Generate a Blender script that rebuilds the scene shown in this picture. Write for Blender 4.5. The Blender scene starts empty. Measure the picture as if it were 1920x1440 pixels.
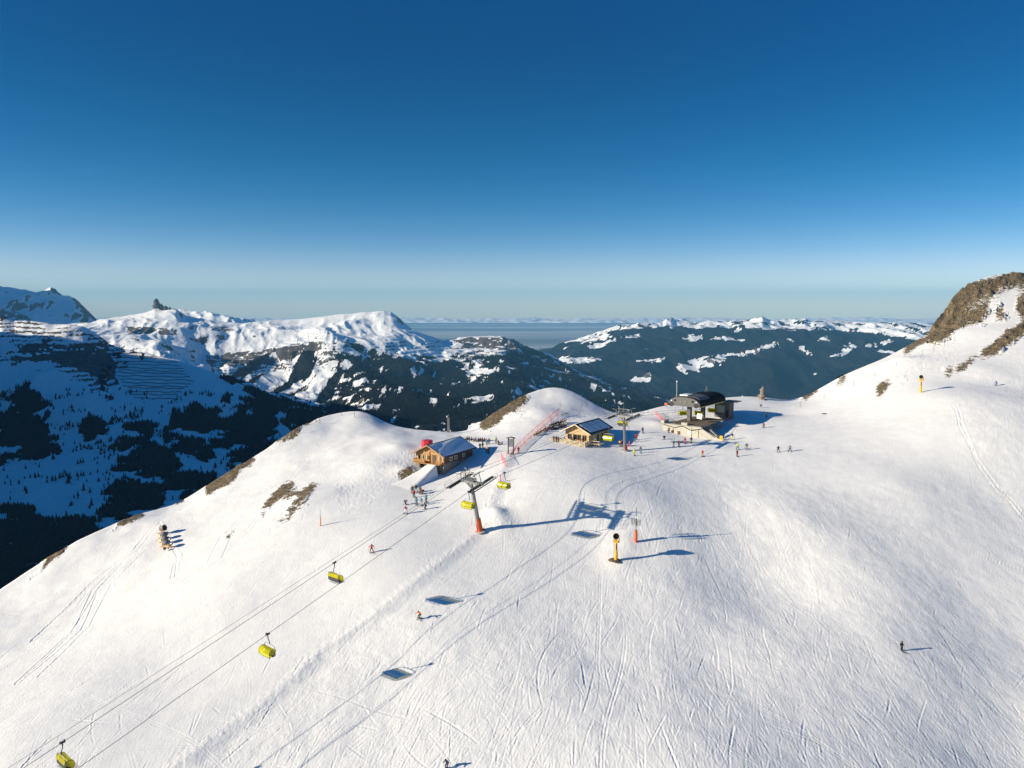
import bpy, bmesh, math, random
import numpy as np
from mathutils import Vector, Matrix
R = math.radians
C = bpy.context.scene.collection
SC = bpy.context.scene

# ------------------------------------------------------------------ camera
F = 1371.0            # focal length in pixels of the 1920 px wide photograph
PITCH = R(6.0)
cam = bpy.data.objects.new('camera', bpy.data.cameras.new('camera'))
C.objects.link(cam)
cam.data.sensor_width = 36.0
cam.data.lens = 36.0 * F / 1920.0
cam.data.clip_start = 1.0
cam.data.clip_end = 300000.0
cam.location = (0, 0, 0)
cam.rotation_euler = (math.pi / 2 - PITCH, 0, 0)
SC.camera = cam

# ------------------------------------------------------------------ sky, sun, exposure
SUN_EL = R(18.0)
LX, LY = 1.0, 0.27                       # horizontal travel of the light
LD = Vector((LX, LY, -math.tan(SUN_EL) * math.hypot(LX, LY))).normalized()
w = bpy.data.worlds.new('World'); SC.world = w; w.use_nodes = True
nt = w.node_tree; nt.nodes.clear()
sky = nt.nodes.new('ShaderNodeTexSky'); sky.sky_type = 'NISHITA'; sky.sun_disc = False
sky.sun_elevation = SUN_EL
sky.sun_rotation = math.atan2(-LD.x, -LD.y)
sky.altitude = 2300; sky.air_density = 1.0; sky.dust_density = 0.5; sky.ozone_density = 3.0
gm = nt.nodes.new('ShaderNodeHueSaturation'); gm.inputs['Saturation'].default_value = 1.35; gm.inputs['Hue'].default_value = 0.495
bg = nt.nodes.new('ShaderNodeBackground'); bg.inputs[1].default_value = 0.11
wo = nt.nodes.new('ShaderNodeOutputWorld')
nt.links.new(sky.outputs[0], gm.inputs['Color']); 
tcw = nt.nodes.new('ShaderNodeTexCoord'); sxw = nt.nodes.new('ShaderNodeSeparateXYZ'); crw = nt.nodes.new('ShaderNodeValToRGB'); mlw = nt.nodes.new('ShaderNodeVectorMath'); mlw.operation = 'MULTIPLY'
nt.links.new(tcw.outputs['Generated'], sxw.inputs[0]); nt.links.new(sxw.outputs['Z'], crw.inputs[0])
crw.color_ramp.interpolation = 'B_SPLINE'
_e = crw.color_ramp.elements
for _k, (_p, _c) in enumerate([(0.0, (1.55, 1.02, .95)), (0.09, (.50, .50, .61)), (0.19, (.12, .43, .48)), (0.36, (0.0, .25, .37)), (0.60, (.42, .72, .80))]):
    if _k > 1: _e.new(0.5)
for _k, (_p, _c) in enumerate([(0.0, (1.55, 1.02, .95)), (0.09, (.50, .50, .61)), (0.19, (.12, .43, .48)), (0.36, (0.0, .25, .37)), (0.60, (.42, .72, .80))]):
    _e[_k].position = _p; _e[_k].color = (*_c, 1)
nt.links.new(gm.outputs[0], mlw.inputs[0]); nt.links.new(crw.outputs[0], mlw.inputs[1])
nt.links.new(mlw.outputs[0], bg.inputs[0]); nt.links.new(bg.outputs[0], wo.inputs[0])
sun = bpy.data.objects.new('sun', bpy.data.lights.new('sun', 'SUN')); C.objects.link(sun)
sun.data.energy = 5.0; sun.data.angle = R(0.5); sun.data.color = (1.0, 0.885, 0.675)
sun.rotation_euler = LD.to_track_quat('-Z', 'Y').to_euler()
SC.view_settings.view_transform = 'Standard'; SC.view_settings.look = 'None'
SC.view_settings.gamma = 1.0; SC.view_settings.exposure = 0.64
SC.cycles.max_bounces = 5; SC.cycles.volume_bounces = 0
SC.cycles.transparent_max_bounces = 12

# ------------------------------------------------------------------ helpers
cp, sp = math.cos(PITCH), math.sin(PITCH)
def ray(px, py):
    """direction through a pixel of the 1920 x 1440 photograph, scaled to y = 1: (x/y, z/y)"""
    px = np.asarray(px, float); py = np.asarray(py, float)
    zc = (720 - py) / F
    y = cp + zc * sp
    return (px - 960) / F / y, (-sp + zc * cp) / y
def at(px, py, Y):
    a, s = ray(px, py)
    return Vector((float(a) * Y, Y, float(s) * Y))
def project(x, y, z):
    yc = y * cp - z * sp
    zc = y * sp + z * cp
    return 960 + F * x / yc, 720 - F * zc / yc

rng = np.random.default_rng(7)
random.seed(7)
_perm = np.random.default_rng(3).permutation(1024).astype(np.int64)
_ang = np.random.default_rng(4).random(1024) * 2 * math.pi
_gx, _gy = np.cos(_ang), np.sin(_ang)
def noise(x, y, seed=0):
    xi = np.floor(x).astype(np.int64); yi = np.floor(y).astype(np.int64)
    xf = x - xi; yf = y - yi
    def g(ix, iy, dx, dy):
        h = _perm[(_perm[(ix + seed * 131) & 1023] + iy) & 1023]
        return _gx[h] * dx + _gy[h] * dy
    u = xf * xf * xf * (xf * (xf * 6 - 15) + 10); v = yf * yf * yf * (yf * (yf * 6 - 15) + 10)
    a = g(xi, yi, xf, yf); b = g(xi + 1, yi, xf - 1, yf)
    c = g(xi, yi + 1, xf, yf - 1); d = g(xi + 1, yi + 1, xf - 1, yf - 1)
    return 1.5 * (a + u * (b - a) + v * ((c + u * (d - c)) - (a + u * (b - a))))
def fbm(x, y, wl, octs=4, seed=0, gain=0.5):
    s = np.zeros_like(np.asarray(x, float)); a = 1.0; t = 0.0
    for k in range(octs):
        s = s + a * noise(x / wl + 17.3 * k, y / wl - 9.1 * k, seed + k); t += a; a *= gain; wl *= 0.5
    return s / t
def ridged(x, y, wl, octs=4, seed=0, gain=0.5):
    s = np.zeros_like(np.asarray(x, float)); a = 1.0; t = 0.0; wt = 1.0
    for k in range(octs):
        n = 1 - np.abs(noise(x / wl + 7.3 * k, y / wl + 3.1 * k, seed + k)) * 1.6
        n = n * np.clip(wt, 0, 1); s = s + a * n; t += a; wt = n * 1.3
        a *= gain; wl *= 0.5
    return s / t - 0.5
def in_poly(px, py, poly):
    poly = np.asarray(poly, float); res = np.zeros(px.shape, bool)
    m = (px > poly[:, 0].min()) & (px < poly[:, 0].max()) & (py > poly[:, 1].min()) & (py < poly[:, 1].max())
    if not m.any(): return res
    X = px[m]; Yv = py[m]; r = np.zeros(X.shape, bool); n = len(poly)
    for i in range(n):
        x1, y1 = poly[i]; x2, y2 = poly[i - 1]
        c = ((y1 > Yv) != (y2 > Yv))
        with np.errstate(divide='ignore', invalid='ignore'):
            xx = (x2 - x1) * (Yv - y1) / (y2 - y1 + 1e-12) + x1
        r ^= c & (X < xx)
    res[m] = r
    return res
def sstep(a, b, x):
    t = np.clip((x - a) / (b - a), 0, 1); return t * t * (3 - 2 * t)

def tag(o, label=None, cat=None, group=None, kind=None):
    if label: o['label'] = label
    if cat: o['category'] = cat
    if group: o['group'] = group
    if kind: o['kind'] = kind
    return o
def grid_mesh(name, X, Y, Z, mat, attrs=None, smooth=True):
    nr, nc = X.shape
    me = bpy.data.meshes.new(name)
    v = np.empty((nr * nc, 3), np.float32)
    v[:, 0] = X.ravel(); v[:, 1] = Y.ravel(); v[:, 2] = Z.ravel()
    idx = np.arange(nr * nc).reshape(nr, nc)
    q = np.stack([idx[:-1, :-1], idx[:-1, 1:], idx[1:, 1:], idx[1:, :-1]], -1).reshape(-1, 4)
    set_mesh(me, v, q)
    for k, val in (attrs or {}).items():
        at_ = me.attributes.new(k, 'FLOAT', 'POINT'); at_.data.foreach_set('value', np.asarray(val, np.float32).ravel())
    if smooth: me.polygons.foreach_set('use_smooth', np.ones(len(q), bool))
    me.materials.append(mat)
    o = bpy.data.objects.new(name, me); C.objects.link(o)
    return o
def set_mesh(me, v, q):
    n = q.shape[1]
    me.vertices.add(len(v)); me.vertices.foreach_set('co', np.asarray(v, np.float32).ravel())
    me.loops.add(q.size); me.loops.foreach_set('vertex_index', q.astype(np.int32).ravel())
    me.polygons.add(len(q)); me.polygons.foreach_set('loop_start', np.arange(0, q.size, n, dtype=np.int32))
    me.update(calc_edges=True)

class NT:
    """small helper to write node trees"""
    def __init__(s, name):
        s.m = bpy.data.materials.new(name); s.m.use_nodes = True
        s.t = s.m.node_tree; s.n = s.t.nodes; s.n.clear()
        s.out = s.n.new('ShaderNodeOutputMaterial')
    def node(s, typ, **kw):
        n = s.n.new(typ)
        for k, v in kw.items(): setattr(n, k, v)
        return n
    def link(s, a, b): s.t.links.new(a, b)
    def set(s, sock, v):
        if hasattr(v, 'is_output'): s.link(v, sock)
        else: sock.default_value = v
    def math(s, op, a, b=0.0, c=None, clamp=False):
        n = s.node('ShaderNodeMath', operation=op, use_clamp=clamp)
        s.set(n.inputs[0], a); s.set(n.inputs[1], b)
        if c is not None: s.set(n.inputs[2], c)
        return n.outputs[0]
    def noise(s, scale, detail=4, vec=None, rough=0.55, dist=0.0):
        n = s.node('ShaderNodeTexNoise'); n.inputs['Scale'].default_value = scale
        n.inputs['Detail'].default_value = detail; n.inputs['Roughness'].default_value = rough
        n.inputs['Distortion'].default_value = dist
        s.link(vec if vec is not None else s.pos(), n.inputs['Vector']); return n.outputs[0]
    def pos(s):
        if not hasattr(s, '_p'): s._p = s.node('ShaderNodeNewGeometry').outputs['Position']
        return s._p
    def obj(s):
        if not hasattr(s, '_o'): s._o = s.node('ShaderNodeTexCoord').outputs['Object']
        return s._o
    def mapping(s, vec, scale=(1, 1, 1), rot=(0, 0, 0)):
        n = s.node('ShaderNodeMapping'); n.inputs['Scale'].default_value = scale; n.inputs['Rotation'].default_value = rot
        s.link(vec, n.inputs['Vector']); return n.outputs[0]
    def ramp(s, fac, stops):
        n = s.node('ShaderNodeValToRGB'); e = n.color_ramp.elements
        while len(e) < len(stops): e.new(0.5)
        for k, (p, c) in enumerate(stops): e[k].position = p; e[k].color = (*c, 1) if len(c) == 3 else c
        s.link(fac, n.inputs[0]); return n.outputs[0]
    def mix(s, fac, a, b):
        n = s.node('ShaderNodeMix', data_type='RGBA')
        s.set(n.inputs[0], fac)
        for sock, v in ((n.inputs[6], a), (n.inputs[7], b)):
            s.set(sock, v if hasattr(v, 'is_output') else (*v, 1) if len(v) == 3 else v)
        return n.outputs[2]
    def attr(s, name): 
        n = s.node('ShaderNodeAttribute', attribute_name=name); return n.outputs['Fac']
    def bump(s, h, strength, dist):
        n = s.node('ShaderNodeBump'); n.inputs['Strength'].default_value = strength; n.inputs['Distance'].default_value = dist
        s.link(h, n.inputs['Height']); return n.outputs[0]
    def princ(s, col, rough=0.6, metal=0.0, normal=None, spec=0.5, **kw):
        n = s.node('ShaderNodeBsdfPrincipled')
        s.set(n.inputs['Base Color'], col if hasattr(col, 'is_output') else (*col, 1))
        s.set(n.inputs['Roughness'], rough); s.set(n.inputs['Metallic'], metal)
        n.inputs['Specular IOR Level'].default_value = spec
        for k, v in kw.items(): n.inputs[k].default_value = v
        if normal is not None: s.link(normal, n.inputs['Normal'])
        s.link(n.outputs[0], s.out.inputs[0]); return n

# ------------------------------------------------------------------ the near slope: shape
RIDGE = [(-260,1290),(-120,1190),(0,1108),(60,1068),(100,1040),(150,1012),(200,990),(260,965),(300,955),(340,940),(400,905),(440,880),(480,855),
 (520,825),(560,800),(600,783),(630,774),(660,770),(690,776),(712,793),(760,803),(820,810),(870,811),(890,803),(905,792),(930,772),(950,757),
 (975,744),(1000,733),(1020,726),(1040,724),(1060,728),(1080,736),(1100,748),(1130,768),(1160,779),(1190,777),(1230,764),(1260,757),
 (1300,752),(1400,742),(1440,745),(1470,753),(1500,749),(1520,738),(1560,716),(1600,696),(1640,680),(1690,655),(1735,634),(1748,612),
 (1762,594),(1774,582),(1782,562),(1800,545),(1822,530),(1850,519),(1880,513),(1920,511),(2000,516),(2100,525),(2250,560)]
RIDGE_Y = [(-260,118),(0,150),(200,172),(400,195),(520,215),(640,235),(760,228),(870,226),(950,246),(1030,262),(1100,258),(1160,240),(1240,252),
 (1300,262),(1400,272),(1480,268),(1560,276),(1640,286),(1735,308),(1750,330),(1800,352),(1850,370),(1920,375),(2250,380)]
rp = np.array(RIDGE, float); ry = np.array(RIDGE_Y, float)
_rpx = np.arange(-260, 2251, 6.0)
_rpy = np.interp(_rpx, rp[:, 0], rp[:, 1]); _rY = np.interp(_rpx, ry[:, 0], ry[:, 1])
def _gs(v, sg):
    k = np.exp(-0.5 * (np.arange(-30, 31) / sg) ** 2); k /= k.sum()
    return np.convolve(np.pad(v, 30, mode='reflect', reflect_type='odd'), k, mode='valid')
_rough = np.clip((_rpx - 1700) / 60, 0, 1)
_rpy = _gs(_rpy, 3.2) * (1 - _rough) + _gs(_rpy, 1.0) * _rough; _rY = _gs(_rY, 8)
_ra, _rs = ray(_rpx, _rpy)
def ridge_of(a):      # a = x / y
    return np.interp(a, _ra, _rY)
CTRL = [(0,1440,97),(300,1440,96),(600,1440,95),(838,1435,94),(1100,1440,92),(1400,1440,91),(1700,1440,93),(1920,1440,97),
 (0,1250,124),(300,1250,119),(560,1300,109),(733,1267,112),(950,1250,112),(1150,1250,113),(1350,1250,113),(1480,1200,117),(1690,1222,116),(1920,1200,124),
 (150,1130,142),(400,1120,134),(600,1130,131),(784,1158,124),(805,1127,128.5),(1000,1120,130),(1250,1120,130),(1450,1080,137),(1650,1080,136),(1920,1060,143),
 (250,1030,160),(450,1010,156),(696,1036,142),(900,997,150),(1083,999,151),(1155,1050,141),(1192,1015,147),(1350,1000,149),(1500,980,153),(1700,980,155),(1920,960,162),
 (420,940,180),(600,975,158),(790,940,166),(720,900,178),(1000,930,161),(1115,927,161),(1300,920,168),(1500,900,174),(1700,900,171),(1920,880,178),
 (540,870,199),(650,850,204),(760,870,188),(790,905,178),(830,882,186),(900,860,190),(1000,860,186),(1172,845,199),(1260,860,191),(1400,855,192),(1600,850,190),(1850,820,190),
 (620,810,222),(720,820,211),(860,830,209),(960,830,203),(1060,830,203),(1130,815,214),(1230,815,214),(1290,814,222),(1400,810,215),(1550,800,215),(1700,780,211),(1920,760,208),
 (950,790,228),(1040,770,238),(1100,790,226),(1220,785,233),(1400,775,240),(1480,780,240),(1600,740,250),(1726,737,226),(1867,722,235),(1700,690,262),(1800,660,270),(1920,640,272),
 (1020,745,252),(1340,785,238),(1800,620,300),(1860,590,320),(1920,570,330),(1780,640,290)]
def _tps_fit():
    pts = []; zs = []
    for px, py, Y in CTRL:
        v = at(px, py, Y); pts.append((v.x, v.y)); zs.append(v.z)
    for px in list(range(-200, 1740, 35)) + list(range(1740, 2200, 30)):
        py = np.interp(px, _rpx, _rpy); Y = np.interp(px, _rpx, _rY)
        v = at(px, py, Y); pts.append((v.x, v.y)); zs.append(v.z)
    for x, y, z in ((-60,60,-80),(0,60,-76),(60,60,-74),(110,85,-60),(-100,90,-74),(0,40,-84),(170,170,-42),(190,230,-24)):
        pts.append((x, y)); zs.append(z)
    P = np.array(pts); Z = np.array(zs); n = len(P)
    d2 = ((P[:, None] - P[None]) ** 2).sum(-1)
    K = np.where(d2 > 0, d2 * np.log(d2 + 1e-12), 0) * 0.5 + np.diag(np.where(np.arange(n) < len(CTRL), 60.0, 0.6))
    A = np.zeros((n + 3, n + 3)); A[:n, :n] = K; A[:n, n] = 1; A[:n, n + 1:] = P; A[n, :n] = 1; A[n + 1:, :n] = P.T
    s = np.linalg.solve(A, np.concatenate([Z, np.zeros(3)]))
    return P, s
_TP, _TS = _tps_fit()
def tps(x, y):
    x = np.asarray(x, float); y = np.asarray(y, float); sh = x.shape; x = x.ravel(); y = y.ravel()
    out = np.empty(x.shape); n = len(_TP)
    for i in range(0, len(x), 60000):
        X = x[i:i + 60000].astype(np.float32); Yv = y[i:i + 60000].astype(np.float32)
        d2 = (X[:, None] - _TP[None, :, 0].astype(np.float32)) ** 2 + (Yv[:, None] - _TP[None, :, 1].astype(np.float32)) ** 2
        out[i:i + 60000] = (0.5 * d2 * np.log(d2 + 1e-9)) @ _TS[:n].astype(np.float32) + _TS[n] + _TS[n + 1] * X + _TS[n + 2] * Yv
    return out.reshape(sh)
_ridge_res = None
def seg_dist(x, y, pts):
    """distance to a polyline, signed side (+ right of travel), and 0..1 position"""
    best = np.full(np.shape(x), 1e9); side = np.zeros(np.shape(x)); tt = np.zeros(np.shape(x)); n = len(pts) - 1
    for i in range(n):
        ax, ay = pts[i]; bx, by = pts[i + 1]; L2 = (bx - ax) ** 2 + (by - ay) ** 2
        t = np.clip(((x - ax) * (bx - ax) + (y - ay) * (by - ay)) / L2, 0, 1)
        dx = x - ax - t * (bx - ax); dy = y - ay - t * (by - ay); d = np.hypot(dx, dy)
        m = d < best
        best = np.where(m, d, best); side = np.where(m, np.sign((bx - ax) * dy - (by - ay) * dx) * -1, side); tt = np.where(m, (i + t) / n, tt)
    return best, side, tt
def H0(x, y):
    """broad height of the near slope"""
    x = np.asarray(x, float); y = np.asarray(y, float)
    a = x / np.maximum(y, 1); Yr = ridge_of(a)
    over = np.maximum(y - Yr, 0)
    yy = np.minimum(y, Yr)
    z = tps(a * yy, yy)
    # pull the crest exactly onto the traced skyline, fading out towards the camera
    zr = np.interp(a, _ra, _rs) * Yr
    zr0 = np.interp(a, _rg_a, _rg_z)
    k = np.exp(-np.maximum(Yr - y, 0) / 7.0)
    z = z + (zr - zr0) * k
    z = z - 0.95 * (np.sqrt(over ** 2 + 9.0) - 3.0)
    return z
_rg_a = np.linspace(-1.0, 1.05, 500); _rg_y = ridge_of(_rg_a)
_rg_z = tps(_rg_a * _rg_y, _rg_y)
def at_ground(px, py, lift=0.0):
    """the point of the near slope seen through a pixel"""
    a, s = ray(px, py); a = float(a); s = float(s)
    Yr = float(ridge_of(a)); ys = np.linspace(55, Yr + 1.5, 900)
    z = H(a * ys, ys); hit = np.nonzero(z >= s * ys)[0]
    if len(hit) == 0:
        k = int(np.argmin(np.abs(z - s * ys)))
        return Vector((a * ys[k], ys[k], float(z[k]) + lift))
    k = hit[0]
    if k == 0: return Vector((a * ys[0], ys[0], float(z[0]) + lift))
    y0, y1 = ys[k - 1], ys[k]; d0 = s * y0 - z[k - 1]; d1 = s * y1 - z[k]
    y = y0 + (y1 - y0) * d0 / (d0 - d1 + 1e-9)
    return Vector((a * y, y, float(H(np.array([a * y]), np.array([y]))[0]) + lift))
def gz(x, y): return float(H(np.array([x]), np.array([y]))[0])

BERM = None
ROLL = (38.0, 150.0, 0.10)
def H(x, y):
    z = H0(x, y)
    if BERM is not None:
        d, side, t = seg_dist(x, y, BERM)
        z = z + 0.05 * np.exp(-(d / 0.9) ** 2) - 0.26 * sstep(0, 3, d * (side > 0)) * np.exp(-(d / 9.0) ** 2)
    z = z - 1.25 * sstep(-11, 11, (x - ROLL[0] - (y - ROLL[1]) * ROLL[2]) ) * sstep(ROLL[1] + 45, ROLL[1] + 5, y) * sstep(60, 85, y)
    if LUMPS is not None:
        for lx, ly, r, h in LUMPS:
            d2 = ((x - lx) ** 2 + (y - ly) ** 2) / (r * r)
            z = z + h * np.exp(-d2)
    return z
LUMPS = None
_b = [at_ground(px, py) for px, py in ((250,1500),(345,1422),(480,1325),(600,1220),(740,1120),(860,1025),(905,985),(925,930),(940,880),(955,856))]
BERM = [(v.x, v.y) for v in _b]
_l = []
for px, py, r, h in ((930,965,2.2,1.0),(938,985,3.0,.7),(1170,1020,3.5,.6),(1160,1050,3,.4),(1700,690,16,1.6),(1660,720,9,1.0),(690,785,6,1.0),(640,850,6,.7),
                     (1500,1150,14,-.7),(1400,1050,16,-.8),(1600,1300,13,-.4),(560,940,6,1.2),(1480,960,10,.7),(745,840,4,.8),(760,885,4,.9),
                     (620,925,4,.5),(1240,800,5,1.2),(1010,775,7,1.0),(700,880,6,.6),(1850,700,10,1.2),(1690,680,6,1.2),(1640,700,7,-.8)):
    v = at_ground(px, py); _l.append((v.x, v.y, r, h))
LUMPS = _l
# ------------------------------------------------------------------ the near slope: ski tracks pressed into the snow
GX0, GX1, GY0, GY1, GS = -175.0, 260.0, 50.0, 385.0, 0.16
gw, gh = int((GX1 - GX0) / GS), int((GY1 - GY0) / GS)
RAST = np.zeros((gh, gw), np.float32)
_cx = np.arange(GX0, GX1 + 4, 4.0); _cy = np.arange(GY0, GY1 + 4, 4.0)
_CX, _CY = np.meshgrid(_cx, _cy)
_CZ = H0(_CX, _CY); _DY, _DX = np.gradient(_CZ, 4.0)
def _samp(A, x, y):
    i = np.clip(((y - GY0) / 4).astype(int), 0, A.shape[0] - 1); j = np.clip(((x - GX0) / 4).astype(int), 0, A.shape[1] - 1)
    return A[i, j]
PIX_X, PIX_Y = project(_CX, _CY, _CZ)
RUN_LINE = np.array([(345,1422),(480,1325),(600,1220),(740,1120),(860,1025),(905,985),(940,880)], float)
def density(px, py):
    """how much skied the snow is, by place"""
    d = np.ones(px.shape)
    below = np.interp(px, RUN_LINE[:, 0], RUN_LINE[:, 1], left=1500, right=880)
    left = (py < below) & (px < 960)
    d = np.where(left, 0.10, d)
    d = np.where(left & (py < 1500 - 0.72 * px) & (px < 640), 0.32, d)
    d = np.where((py < 905) & (px > 860), 0.30, d)
    d = np.where((px > 950) & (px < 1350) & (py > 860) & (py < 960), 0.45, d)
    d = np.where((px > 760) & (px < 1150) & (py > 940) & (py < 1120) & ~left, 0.35, d)
    d = np.where((px > 1780 + (py - 740) * 0.55) & (py < 980), 1.0, d)
    d = np.where((px > 1560) & (py < 880) & (px < 1800), 0.25, d)
    d = np.where((py < 700), 0.12, d)
    return d
def stamp(x, y, nx, ny, width, depth, berm_side):
    """press a groove with a raised edge along the points x, y"""
    for off, h in ((-1.6, 0.45), (-0.8, -0.5), (0.0, -1.0), (0.8, -0.4), (1.6, 0.9)):
        if berm_side < 0: off = -off
        xx = x + nx * off * width; yy = y + ny * off * width
        j = ((xx - GX0) / GS).astype(int); i = ((yy - GY0) / GS).astype(int)
        m = (i >= 0) & (i < gh) & (j >= 0) & (j < gw)
        v = (h * depth)[m] if np.ndim(depth) else h * depth
        RAST[i[m], j[m]] = RAST[i[m], j[m]] * 0.55 + v
_fc = at_ground(1235, 800)
def fall_dir(x, y, px, py, gx, gy):
    below = np.interp(px, RUN_LINE[:, 0], RUN_LINE[:, 1], left=1500, right=880)
    if px < 960 and py < below: return math.atan2(-gy, -gx)
    if py < 880 or px > 1800 + (py - 740) * 0.55 and py < 960: return math.atan2(-gy, -gx) + rng.normal(0, 0.5)
    return math.atan2(y - _fc.y, x - _fc.x)
def tracks(n, lmin, lmax, wmin, wmax, amp, depth, prob_pow=1.0, pairs=False, xr=(GX0, GX1), yr=(65, 300), ignore=False):
    k = 0
    while k < n:
        x0 = rng.uniform(*xr); y0 = yr[0] + (yr[1] - yr[0]) * rng.random() ** 1.5
        i = int((y0 - GY0) / 4); j = int((x0 - GX0) / 4)
        px, py = PIX_X[i, j], PIX_Y[i, j]
        if not (-150 < px < 2070 and py < 1560) or y0 > ridge_of(x0 / y0): 
            if rng.random() < 0.02: k += 1
            continue
        if not ignore and rng.random() > density(np.array([px]), np.array([py]))[0] ** prob_pow:
            if rng.random() < 0.15: k += 1
            continue
        k += 1
        L = rng.uniform(lmin, lmax); step = 0.16; m = int(L / step)
        s = np.arange(m) * step
        gx, gy = _DX[i, j], _DY[i, j]; th0 = fall_dir(x0, y0, px, py, gx, gy) + rng.normal(0, 0.20)
        if rng.random() < 0.12: th0 += rng.choice([-1, 1]) * rng.uniform(0.6, 1.3)
        wl = rng.uniform(wmin, wmax); ph = rng.uniform(0, 6.28)
        th = th0 + amp * np.sin(2 * math.pi * s / wl + ph) + 0.03 * rng.normal() * s / 4
        x = x0 + np.cumsum(np.cos(th)) * step; y = y0 + np.cumsum(np.sin(th)) * step
        nx, ny = -np.sin(th), np.cos(th)
        env = np.sin(np.linspace(0.05, math.pi - 0.05, m)) ** 0.4
        sk = 0.55 + 0.45 * np.abs(np.sin(2 * math.pi * s / wl + ph)) 
        dd = depth * (0.30 + 1.5 * rng.random() ** 2.2) * env * sk
        stamp(x, y, nx, ny, rng.uniform(0.08, 0.15), dd, rng.choice([-1, 1]))
        if pairs: stamp(x + nx * 0.45, y + ny * 0.45, nx, ny, 0.14, dd, 1)
tracks(12000, 1.5, 8, 22, 50, 0.22, 0.040)
tracks(1500, 4, 20, 30, 70, 0.26, 0.044)
tracks(90, 20, 60, 40, 90, 0.28, 0.034, pairs=True)
tracks(34, 30, 90, 60, 140, 0.6, 0.035, pairs=True, xr=(-110, -30), yr=(100, 215), ignore=True)
def piste_lines(pix, n, spread, depth):
    P = [at_ground(*p) for p in pix]
    xs = np.array([v.x for v in P]); ys = np.array([v.y for v in P])
    t = np.linspace(0, len(P) - 1, 900); X = np.interp(t, range(len(P)), xs); Yv = np.interp(t, range(len(P)), ys)
    for q in range(n):
        o = rng.normal(0, spread); X2 = X + o + 0.5 * np.sin(t * 2 + q); Y2 = Yv + o * 0.4
        dx = np.gradient(X2); dy = np.gradient(Y2); l = np.hypot(dx, dy) + 1e-6
        stamp(X2, Y2, -dy / l, dx / l, 0.16, depth, 1)
piste_lines([(1785,760),(1800,800),(1830,860),(1870,920),(1920,975),(1980,1030)], 3, 0.5, 0.16)
piste_lines([(40,1280),(150,1180),(190,1100),(250,1040),(310,1010)], 4, 1.2, 0.07)
piste_lines([(60,1200),(180,1090),(260,1030),(300,980),(340,1040),(330,1080)], 4, 1.0, 0.07)
piste_lines([(400,1060),(480,990),(560,900),(600,850)], 2, 1.5, 0.05)
piste_lines([(330,1100),(400,1050),(430,1000),(470,960)], 2, 1.0, 0.06)

# the mesh of the near slope
NC, NR = 1500, 1060
pxs = np.concatenate([np.linspace(-560, -110, 40)[:-1], np.linspace(-110, 2030, NC - 79), np.linspace(2030, 2640, 41)[1:]])
A_, _ = ray(pxs, np.full(NC, 900.0))
t = np.linspace(0, 1, NR - 130)
# rows: dense near, coarser far, each as fractions so that the last one lies on the crest
Yr = ridge_of(A_)
Y0 = 58.0
rows = 1.0 / (1.0 / Y0 + (1.0 / Yr[None, :] - 1.0 / Y0) * (t[:, None] ** 1.06))
beyond = Yr[None, :] + (np.linspace(0.004, 1, 130)[:, None] ** 2) * 170
YY = np.concatenate([rows, beyond], 0); XX = YY * A_[None, :]
ZZ = H(XX, YY)
bx = (XX - GX0) / GS; by = (YY - GY0) / GS
j = np.clip(bx.astype(int), 0, gw - 2); i = np.clip(by.astype(int), 0, gh - 2); fx = np.clip(bx - j, 0, 1); fy = np.clip(by - i, 0, 1)
tr = RAST[i, j] * (1 - fx) * (1 - fy) + RAST[i, j + 1] * fx * (1 - fy) + RAST[i + 1, j] * (1 - fx) * fy + RAST[i + 1, j + 1] * fx * fy
PX, PY = project(XX, YY, ZZ)
rough = density(PX, PY)
wx = PX + 20 * fbm(XX, YY, 7, 6, 5, .62); wy = PY + 13 * fbm(XX, YY, 7, 6, 9, .62)
ROCKS = [[(482,968),(500,942),(530,912),(548,902),(558,906),(530,930),(508,952),(492,968)],[(535,955),(562,930),(592,908),(588,925),(570,945),(548,962)],
 [(1742,645),(1742,608),(1768,572),(1795,545),(1812,533),(1850,527),(1890,513),(1960,508),(1960,530),(1890,539),(1850,555),(1815,574),(1795,592),(1778,612),(1790,628),(1765,640)],
 [(1750,642),(1785,606),(1815,592),(1852,570),(1862,588),(1838,602),(1852,612),(1815,608),(1778,626)],[(1862,600),(1872,572),(1886,585),(1884,603)],
 [(1835,668),(1870,635),(1905,610),(1960,590),(1960,612),(1915,630),(1880,655),(1850,670),(1820,678)],
 [(1770,700),(1800,685),(1835,665),(1840,672),(1800,695),(1775,705)],[(1900,565),(1930,545),(1930,600),(1905,590)],
 [(1640,735),(1646,722),(1668,712),(1676,716),(1658,728),(1648,744)],[(1688,712),(1716,698),(1718,702),(1700,711)],
 [(1765,692),(1785,683),(1788,693),(1772,697)],[(1545,738),(1560,722),(1590,702),(1592,706),(1570,724)],
 [(1495,762),(1512,736),(1536,722),(1560,706),(1540,728),(1522,744),(1505,752)],
 [(1690,670),(1700,650),(1735,632),(1750,632),(1720,652),(1700,664)],
 [(50,1092),(90,1040),(122,1020),(112,1038),(76,1066),(60,1084)],[(205,1002),(235,968),(280,952),(272,966),(242,980),(214,994)],
 [(375,932),(405,893),(435,870),(475,846),(485,850),(460,880),(432,902),(405,915)],
 [(520,834),(540,808),(575,787),(602,776),(598,784),(570,798),(543,820)],
 [(896,808),(915,776),(945,750),(985,736),(992,746),(962,770),(932,792),(912,808)],
 [(742,888),(768,874),(782,884),(776,896),(758,903),(745,898)],[(515,938),(560,912),(594,900),(590,912),(548,932),(520,945)],[(508,982),(545,955),(560,957),(530,980),(512,988)],[(421,1010),(430,998),(437,998),(432,1007)],[(335,935),(352,940),(330,950)],[(960,778),(985,770),(975,782)]]
rk = np.zeros(PX.shape)
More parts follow.
